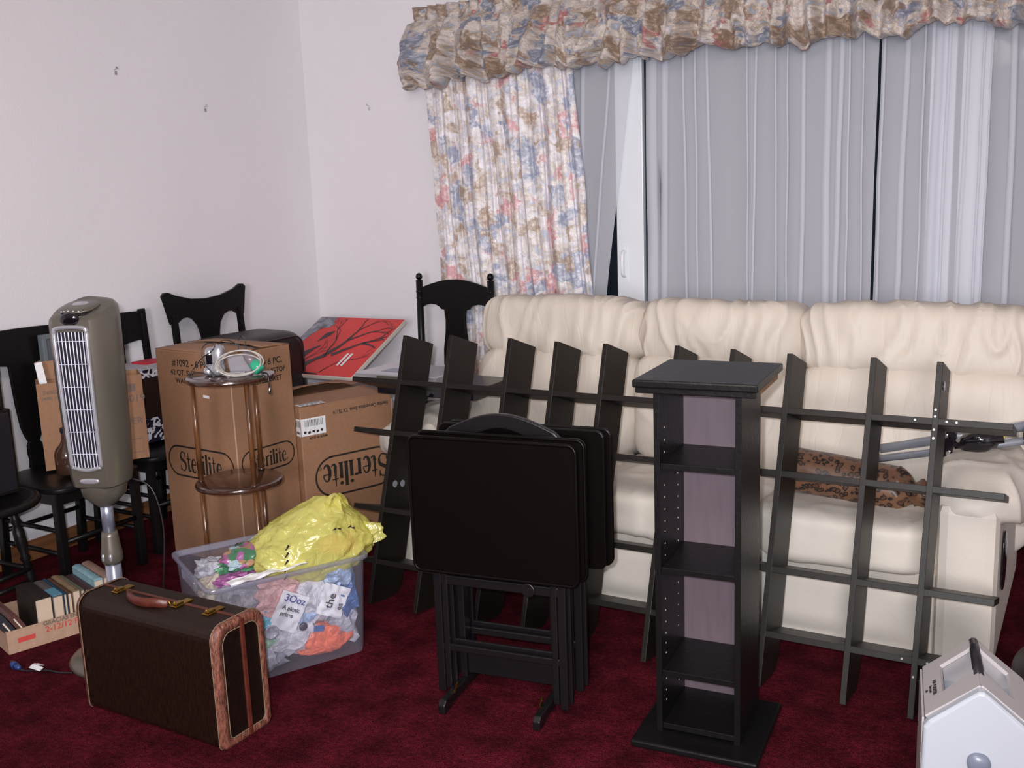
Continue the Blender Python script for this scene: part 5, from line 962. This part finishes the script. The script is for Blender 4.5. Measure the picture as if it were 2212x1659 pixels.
items = [((0.40, 0.075, 0.075), (0.105, 0.05, 0.055), 'orange', 'crumpled orange plastic bag low in the front right of the tote', 1),
 ((0.48, 0.10, 0.20), (0.075, 0.06, 0.085), 'blue', 'crumpled dark blue bag near the right end of the tote', 2),
 ((0.38, 0.085, 0.225), (0.085, 0.05, 0.075), 'white', 'white shopping bag with the word the, upper right inside the tote', 3),
 ((0.24, 0.080, 0.255), (0.085, 0.05, 0.06), 'pink', 'pale pink plastic wrapper near the top of the tote', 4),
 ((0.20, 0.075, 0.19), (0.09, 0.045, 0.050), 'teal', 'turquoise and white wrapper in the upper left of the tote front', 5),
 ((0.12, 0.085, 0.27), (0.075, 0.05, 0.055), 'grey', 'dark grey film wrapper below the rim at the tote front corner', 6),
 ((0.10, 0.085, 0.14), (0.08, 0.055, 0.07), 'black', 'glossy black bag at the lower front corner of the tote', 7),
 ((0.28, 0.080, 0.12), (0.09, 0.05, 0.065), 'white', 'white plastic bag in the lower middle of the tote front', 8),
 ((0.15, 0.085, 0.055), (0.10, 0.06, 0.05), 'pearl', 'pearly white bag on the tote floor near its front corner', 9),
 ((0.47, 0.12, 0.11), (0.06, 0.08, 0.07), 'pearl', 'pearly grey bag squeezed low at the right end of the tote', 10),
 ((0.46, 0.09, 0.29), (0.07, 0.05, 0.045), 'lblue', 'pale blue tissue wad under the rim at the right of the tote', 11),
 ((0.33, 0.090, 0.175), (0.055, 0.045, 0.04), 'lblue', 'small light blue crumpled bag in the middle of the tote front', 12),
 ((0.21, 0.07, 0.115), (0.05, 0.035, 0.035), 'mint', 'mint green film scrap in the tote', 13),
 ((0.16, 0.26, 0.10), (0.13, 0.15, 0.10), 'pearl', 'large pearly bag filling the back left bottom of the tote', 14),
 ((0.38, 0.27, 0.12), (0.14, 0.15, 0.12), 'white', 'large white bag filling the back right bottom of the tote', 15),
 ((0.13, 0.22, 0.25), (0.10, 0.12, 0.075), 'beige', 'beige crumpled wrapper bundle on the left of the tote top', 16),
 ((0.30, 0.30, 0.27), (0.14, 0.12, 0.07), 'white', 'white bag bulging at the back of the tote top', 17),
 ((0.135, 0.15, 0.325), (0.065, 0.050, 0.018), 'magenta', 'magenta snack wrapper lying on top at the left of the tote', 18),
 ((0.19, 0.215, 0.350), (0.075, 0.055, 0.022), 'green', 'green and purple snack bag lying on top beside the yellow bag', 19),
 ((0.105, 0.33, 0.315), (0.05, 0.06, 0.03), 'pearl', 'pearly tissue at the back left corner of the tote', 20),
 ((0.44, 0.34, 0.26), (0.09, 0.09, 0.08), 'blue', 'blue bag at the back right of the tote', 21),
 ((0.07, 0.13, 0.215), (0.035, 0.08, 0.05), 'beige', 'beige paper wad against the short left side of the tote', 22)]
for c, h, k, lb, sd in items:
    t_ = bpy.data.objects.new('tmp', None); b = BM(); crumple(b, (0, 0, 0), h, seed=sd, sub=3 if k != 'orange' else 4, k=0.5 if k != 'orange' else 0.16, freq=2.4 if k != 'orange' else 1.4, lo=[lo[i] - c[i] for i in range(3)], hi=[hi[i] - c[i] for i in range(3)])
    bpy.data.objects.remove(t_)
    nm = 'snack_wrapper' if 'snack' in lb else ('wrapper' if 'wrapper' in lb or 'film' in lb else ('tissue_wad' if 'tissue' in lb or 'paper' in lb else 'plastic_bag'))
    o = obj(nm, b, BMAT[k]); tag(o, lb, {'snack_wrapper': 'wrapper', 'wrapper': 'wrapper', 'tissue_wad': 'tissue', 'plastic_bag': 'bag'}[nm], 'crumpled bags and wrappers in the tote')
    cw = Matrix.Rotation(TA4, 3, 'Z') @ Vector(c); o.location = (cw.x - 2.379, cw.y + 2.094, cw.z); o.rotation_euler = (0, 0, TA4)
def tote_thing(nm, lb, cat, c, rot=(0, 0, 0), grp=None):
    cw = Matrix.Rotation(TA4, 3, 'Z') @ Vector(c); R3 = Matrix.Rotation(TA4, 4, 'Z') @ (Matrix.Rotation(rot[2], 4, 'Z') @ Matrix.Rotation(rot[1], 4, 'Y') @ Matrix.Rotation(rot[0], 4, 'X'))
    return thing(nm, lb, cat, (cw.x - 2.379, cw.y + 2.094, cw.z), rot=R3.to_euler(), group=grp)
def sheet(w_, h_, seed, amp=0.008, n=14):
    b = BM(); g_ = [[b.verts.new(((i / n - 0.5) * w_, amp * noise.noise(Vector((i * 0.35, j * 0.35, seed))) * 2 + 0.3 * amp * math.sin(i * 0.7 + seed), (j / n - 0.5) * h_)) for j in range(n + 1)] for i in range(n + 1)]
    for i in range(n):
        for j in range(n): b.faces.new((g_[i][j], g_[i + 1][j], g_[i + 1][j + 1], g_[i][j + 1]))
    return b
FT = lambda x, z, y=-0.012, a=0.0: face_matrix((x, y, z), (math.cos(a), 0, math.sin(a)), (-math.sin(a), 0, math.cos(a)))
t_ = tote_thing('paper_leaflet', 'white leaflet with lines of print pressed against the middle of the tote front', 'paper', (0.27, 0.030, 0.215), (0.03, 0.5, 0))
obj('sheet', sheet(0.10, 0.13, 3, 0.004), M_paper, t_, smooth=True)
M_navy = mat('navy_ink', (0.03, 0.05, 0.22), 0.5)
text('blue_lettering', '3Ooz', 0.034, M_navy, t_, FT(0.0, 0.045, -0.008)); text('print', 'A picnic', 0.020, M_ink, t_, FT(0, 0.012, -0.008)); text('print', 'prizes', 0.020, M_ink, t_, FT(-0.008, -0.010, -0.008))
t_ = tote_thing('paper_napkin', 'crumpled white napkin printed with the word the beside the blue bag', 'napkin', (0.425, 0.030, 0.215), (0.03, -1.1, 0))
obj('sheet', sheet(0.11, 0.10, 9, 0.006), M_paper, t_, smooth=True); text('print', 'the', 0.040, M_ink, t_, FT(0.0, 0.012, -0.010)); text('print', 'es', 0.028, M_ink, t_, FT(-0.012, -0.028, -0.010))
t_ = tote_thing('paper_sheet', 'folded white paper lying over the front rim of the tote under the yellow bag', 'paper', (0.21, 0.035, 0.366), (1.45, -0.06, 0.02)); obj('sheet', sheet(0.26, 0.07, 5, 0.006), M_paper, t_, smooth=True)
t_ = tote_thing('paper_sheet', 'white paper corner standing up at the back of the tote left of the yellow bag', 'paper', (0.27, 0.33, 0.385), (0.9, -0.35, 0.1)); obj('sheet', sheet(0.20, 0.11, 6, 0.007), M_paper, t_, smooth=True)
t_ = tote_thing('jar_lid', 'round white plastic lid pressed against the tote front', 'lid', (0.205, 0.031, 0.160)); b = BM(); lathe(b, [(0.024, 0), (0.025, 0.003), (0.020, 0.005), (0.019, 0.003), (0.004, 0.003)], 26, (0, 0, 0), (0, -1, 0)); obj('disc', b, BMAT['pearl'], t_, smooth=True)
t_ = tote_thing('bottle_cap', 'small black cap in the middle of the tote front', 'cap', (0.315, 0.032, 0.150)); b = BM(); lathe(b, [(0.014, 0), (0.015, 0.004), (0.010, 0.008)], 18, (0, 0, 0), (0, -1, 0)); obj('disc', b, BMAT['black'], t_, smooth=True)
t_ = tote_thing('plastic_tag', 'small bright blue tag above the orange bag in the tote', 'tag', (0.37, 0.031, 0.128)); b = BM(); box(b, (0, 0, 0), (0.018, 0.002, 0.010), Matrix.Rotation(0.15, 3, 'Y')); obj('card', b, BMAT['blue'], t_)
# printed patches on the snack wrappers
t_ = tote_thing('snack_packet', 'shiny purple and orange printed packet on top of the wrappers in the tote', 'wrapper', (0.185, 0.20, 0.385), (0.25, -0.15, 0.3), 'crumpled bags and wrappers in the tote')
def printed_b(nt, bb):
    tc = N(nt, 'TexCoord'); v = N(nt, 'TexVoronoi', Scale=34.0); nt.links.new(tc.outputs['Object'], v.inputs['Vector'])
    sp = N(nt, 'SeparateColor'); nt.links.new(v.outputs['Color'], sp.inputs[0])
    r = ramp(nt, [(0, (0.30, 0.10, 0.26)), (0.25, (0.05, 0.15, 0.08)), (0.45, (0.32, 0.18, 0.11)), (0.62, (0.28, 0.09, 0.20)), (0.8, (0.30, 0.40, 0.45)), (0.92, (0.6, 0.55, 0.6))], 'CONSTANT'); nt.links.new(sp.outputs[0], r.inputs[0]); nt.links.new(r.outputs[0], bb.inputs['Base Color'])
M_printed = tex_mat('printed_foil', printed_b, 0.25, coat=0.3)
b = BM(); crumple(b, (0, 0, 0), (0.075, 0.055, 0.022), seed=31, sub=4, k=0.3); obj('packet', b, M_printed, t_, smooth=True)
# yellow bag
yb = tote_thing('yellow_shopping_bag', 'bright yellow translucent shopping bag heaped on top of the tote', 'bag', (0.405, 0.18, 0.345))
b = BM(); bmesh.ops.create_icosphere(b, subdivisions=6, radius=1)
for v in b.verts:
    p = v.co.normalized(); so = Vector((3, 1, 4)); pk = Vector((0.62, -0.2, 0.75)); dd = (p - pk); an = math.atan2(dd.y, dd.x)
    r = 1 + 0.10 * noise.noise(p * 1.6 + so) + 0.07 * (1 - 2.2 * abs(noise.noise(p * 2.6 + so))) + 0.045 * (1 - 2.4 * abs(noise.noise(Vector((an * 2.6, dd.length * 0.9, 3))))) + 0.03 * (1 - 2 * abs(noise.noise(p * 6 + so))) + 0.015 * (1 - 2 * abs(noise.noise(p * 14 + so)))
    x, y, z = p.x * 0.192 * r, p.y * 0.165 * r, p.z * 0.098 * r
    if p.z > 0: z += 0.088 * math.exp(-((x - 0.09) / 0.12) ** 2) * p.z * math.exp(-((y + 0.03) / 0.16) ** 2)
    if p.x > 0: x += 0.035 * p.x ** 3
    z += 0.025; 
    if z < -0.02 and y < -0.1: z = z * 1.1
    v.co = Vector((x, max(y, -0.150), max(z, -0.055)))
obj('bag_body', b, M_ybag, yb, smooth=True)
def loopstrip(c, w_, h_, a0, wd, seed):
    b = BM(); n = 22; L = []
    for i in range(n + 1):
        a = PI * i / n; x = -w_ * math.cos(a); z = h_ * math.sin(a) ** 0.8; q = 0.006 * noise.noise(Vector((i * 0.5, seed, 0)))
        ww = wd * (1.3 - 0.7 * math.sin(a)); L.append([b.verts.new((c[0] + (x + q) * math.cos(a0) - s_ * ww * math.sin(a0) * 0.7, c[1] + (x + q) * math.sin(a0) + s_ * ww * math.cos(a0), c[2] + z - abs(s_) * ww * 0.5)) for s_ in (-1, 0, 1)])
    for p, q in zip(L, L[1:]):
        for k in range(2): b.faces.new((p[k], p[k + 1], q[k + 1], q[k]))
    return b
o = obj('handle', loopstrip((0.080, -0.075, 0.178), 0.032, 0.045, 0.2, 0.020, 1), M_ybag, yb, smooth=True)
o = obj('handle', loopstrip((0.110, -0.045, 0.170), 0.040, 0.040, 0.9, 0.022, 2), M_ybag, yb, smooth=True)
b = BM(); n = 12; g_ = []
for i in range(n + 1):
    row = []
    for j in range(n + 1):
        u, v = i / n, j / n; row.append(b.verts.new((0.09 + 0.155 * u + 0.012 * noise.noise(Vector((u * 4, v * 4, 2))), -0.10 + 0.02 * math.sin(u * 5) + 0.03 * v + 0.02 * noise.noise(Vector((u * 5, v * 5, 8))), -0.015 + v * (0.14 - 0.095 * u) + u * 0.055)))
    g_.append(row)
for i in range(n):
    for j in range(n): b.faces.new((g_[i][j], g_[i + 1][j], g_[i + 1][j + 1], g_[i][j + 1]))
obj('side_gusset', b, M_ybag, yb, smooth=True)
for q, (x, z) in enumerate(((0.045, 0.118), (0.062, 0.121), (0.100, 0.116), (0.112, 0.114))): b = BM(); ribbon(b, [(x - 0.007, z), (x + 0.006, z + 0.004 * (-1) ** q)], [0.002, 0.009], face_matrix((0, -0.152, 0), (1, 0, 0))); obj('black_print', b, M_ink, yb)
for q in range(5): b = BM(); ribbon(b, [(-0.155 + 0.006 * q, -0.01 + 0.022 * q), (-0.140 + 0.006 * q, 0.004 + 0.022 * q)], [0.003, 0.010], face_matrix((0, -0.122 + 0.006 * q, 0), (1, 0.3, 0))); obj('black_print', b, M_ink, yb)
for k, (c, h) in enumerate((((0.10, -0.045, 0.03), (0.07, 0.05, 0.035)), ((-0.02, 0.0, 0.02), (0.06, 0.05, 0.03)))):
    b = BM(); crumple(b, c, h, seed=40 + k, sub=3, k=0.25); obj('orange_contents', b, mat('orange_inside_%d' % k, ((0.75, 0.22, 0.03), (0.40, 0.42, 0.30))[k], 0.5), yb, smooth=True)

# ------------------------------------------------------------ white air purifier, house shaped
PUX, PUY = -0.176, 2.315
ap = thing('air_purifier', 'white house shaped air purifier with black handle grip in the bottom right corner', 'air purifier', (PUX, PUY, 0), math.radians(9.5))
hw, ap_z, sh_z, dep = 0.118, 0.425, 0.335, 0.275
def houseL(y, hw_, za, zs, r=0.0, zb=0.03):
    pts = [(-hw_ + 0.006, zb), (-hw_, zb + 0.02), (-hw_ - 0.002, (zs + zb) / 2), (-hw_, zs - 0.012), (-hw_ + 0.010, zs + 0.004), (-0.018, za - 0.010), (-0.006, za - 0.001), (0.006, za - 0.001), (0.018, za - 0.010), (hw_ - 0.010, zs + 0.004), (hw_, zs - 0.012), (hw_ + 0.002, (zs + zb) / 2), (hw_, zb + 0.02), (hw_ - 0.006, zb)]
    return [(x, y, z) for x, z in pts]
# shell: sides and bottom full, roof with a handle opening
b = BM(); loft(b, [houseL(0.012, hw - 0.004, ap_z - 0.105, sh_z - 0.03), houseL(dep, hw - 0.004, ap_z - 0.105, sh_z - 0.03)]); obj('inner_body', b, M_pwhite, ap, bevel=0.004)
b = BM(); loft(b, [houseL(-0.006, hw - 0.006, ap_z - 0.004, sh_z - 0.003), houseL(0.0, hw, ap_z, sh_z), houseL(0.022, hw, ap_z, sh_z)]); obj('front_cover', b, M_pwhite, ap, bevel=0.003)
def roofslab(y0, y1, ya, yb_, s):
    """roof side with a triangular window; built of strips"""
    b = BM(); sl = Vector((s * (hw - 0.006), 0, sh_z)) ; rd = Vector((0, 0, ap_z + 0.001)); L = []
    def P(t, y): q = rd.lerp(sl, t); return (q.x, y, q.z)
    # eave strip, front strip, back strip, window between t 0.10..0.62 narrowing towards the ridge
    quads = [((0.66, y0), (1.0, y0), (1.0, y1), (0.66, y1)), ((0, y0), (0.66, y0), (0.66, ya), (0.12, ya + 0.02), (0.0, ya + 0.03)), ((0.0, yb_ + 0.01), (0.12, yb_), (0.66, yb_ - 0.005), (0.66, y1), (0, y1))]
    for q in quads:
        vs = [b.verts.new(P(t, y)) for t, y in q]; b.faces.new(vs)
    bmesh.ops.remove_doubles(b, verts=b.verts[:], dist=1e-5)
    o = obj('roof_panel', b, M_pgrey, ap); m_ = o.modifiers.new('s', 'SOLIDIFY'); m_.thickness = 0.009; m_.offset = 0; return o
roofslab(0.022, dep, 0.09, 0.235, -1); roofslab(0.022, dep, 0.09, 0.235, 1)
for s in (-1, 1):
    b = BM(); bx(b, s * hw - 0.003, s * hw + 0.003, 0.022, dep, 0.03, sh_z - 0.002); obj('side_panel', b, M_pgrey, ap, bevel=0.002)
b = BM(); loft(b, [houseL(dep, hw, ap_z, sh_z), houseL(dep + 0.008, hw - 0.004, ap_z - 0.003, sh_z - 0.003)]); obj('back_cover', b, M_pgrey, ap, bevel=0.002)
b = BM(); tube(b, [(0, 0.085, ap_z - 0.006), (0, 0.24, ap_z - 0.006), (0, dep + 0.006, ap_z - 0.008)], 0.013, 14, flat=0.9); obj('handle_grip', b, M_dark, ap, smooth=True)
b = BM(); pillow(b, (0.0, -0.010, 0.255), (0.025, 0.014, 0.025), e=2.2, n=10); obj('control_knob', b, M_knob, ap, smooth=True)
b = BM(); bx(b, -hw + 0.002, hw - 0.002, 0.0, dep, 0.0, 0.035); obj('base_foot', b, mat('purifier_base', (0.30, 0.30, 0.34), 0.5), ap, bevel=0.004)
RN = (Vector((-(hw - 0.006), 0, sh_z)) - Vector((0, 0, ap_z))).normalized()
LM = lambda t, y: face_matrix(Vector((0, y, ap_z + 0.001)).lerp(Vector((-(hw - 0.006), y, sh_z)), t) + Vector((-0.35, 0, 0.9)) * 0.0062, (0, -1, 0), (-RN.x, 0, -RN.z))
for k, (wds, sz) in enumerate((('AIR PURIFIER', 0.013), ('Surround', 0.009), ('Air', 0.009))): text('printed_name', wds, sz, M_ink, ap, LM(0.80 + 0.075 * k, 0.130))
b = BM(); pillow(b, (-0.045, 0.17, ap_z - 0.110), (0.006, 0.008, 0.006), e=2, n=4); obj('indicator_lens', b, M_steel, ap, smooth=True)

# black round bag at the right edge
t_ = thing('duffel_bag', 'black rounded bag cut off by the right edge of the photo beyond the air purifier', 'bag', (-0.035, 3.13, 0))
b = BM(); pillow(b, (0.02, 0, 0.10), (0.15, 0.16, 0.10), e=2.6, n=16, amp=0.012, freq=6); obj('bag_body', b, M_blkleather, t_, smooth=True)
b = BM(); lathe(b, [(0.008, 0), (0.008, 0.004), (0.004, 0.006)], 12, (-0.105, -0.08, 0.09), (-0.7, -0.7, 0.2)); obj('metal_stud', b, M_steel, t_, smooth=True)
bpy.context.view_layer.update()
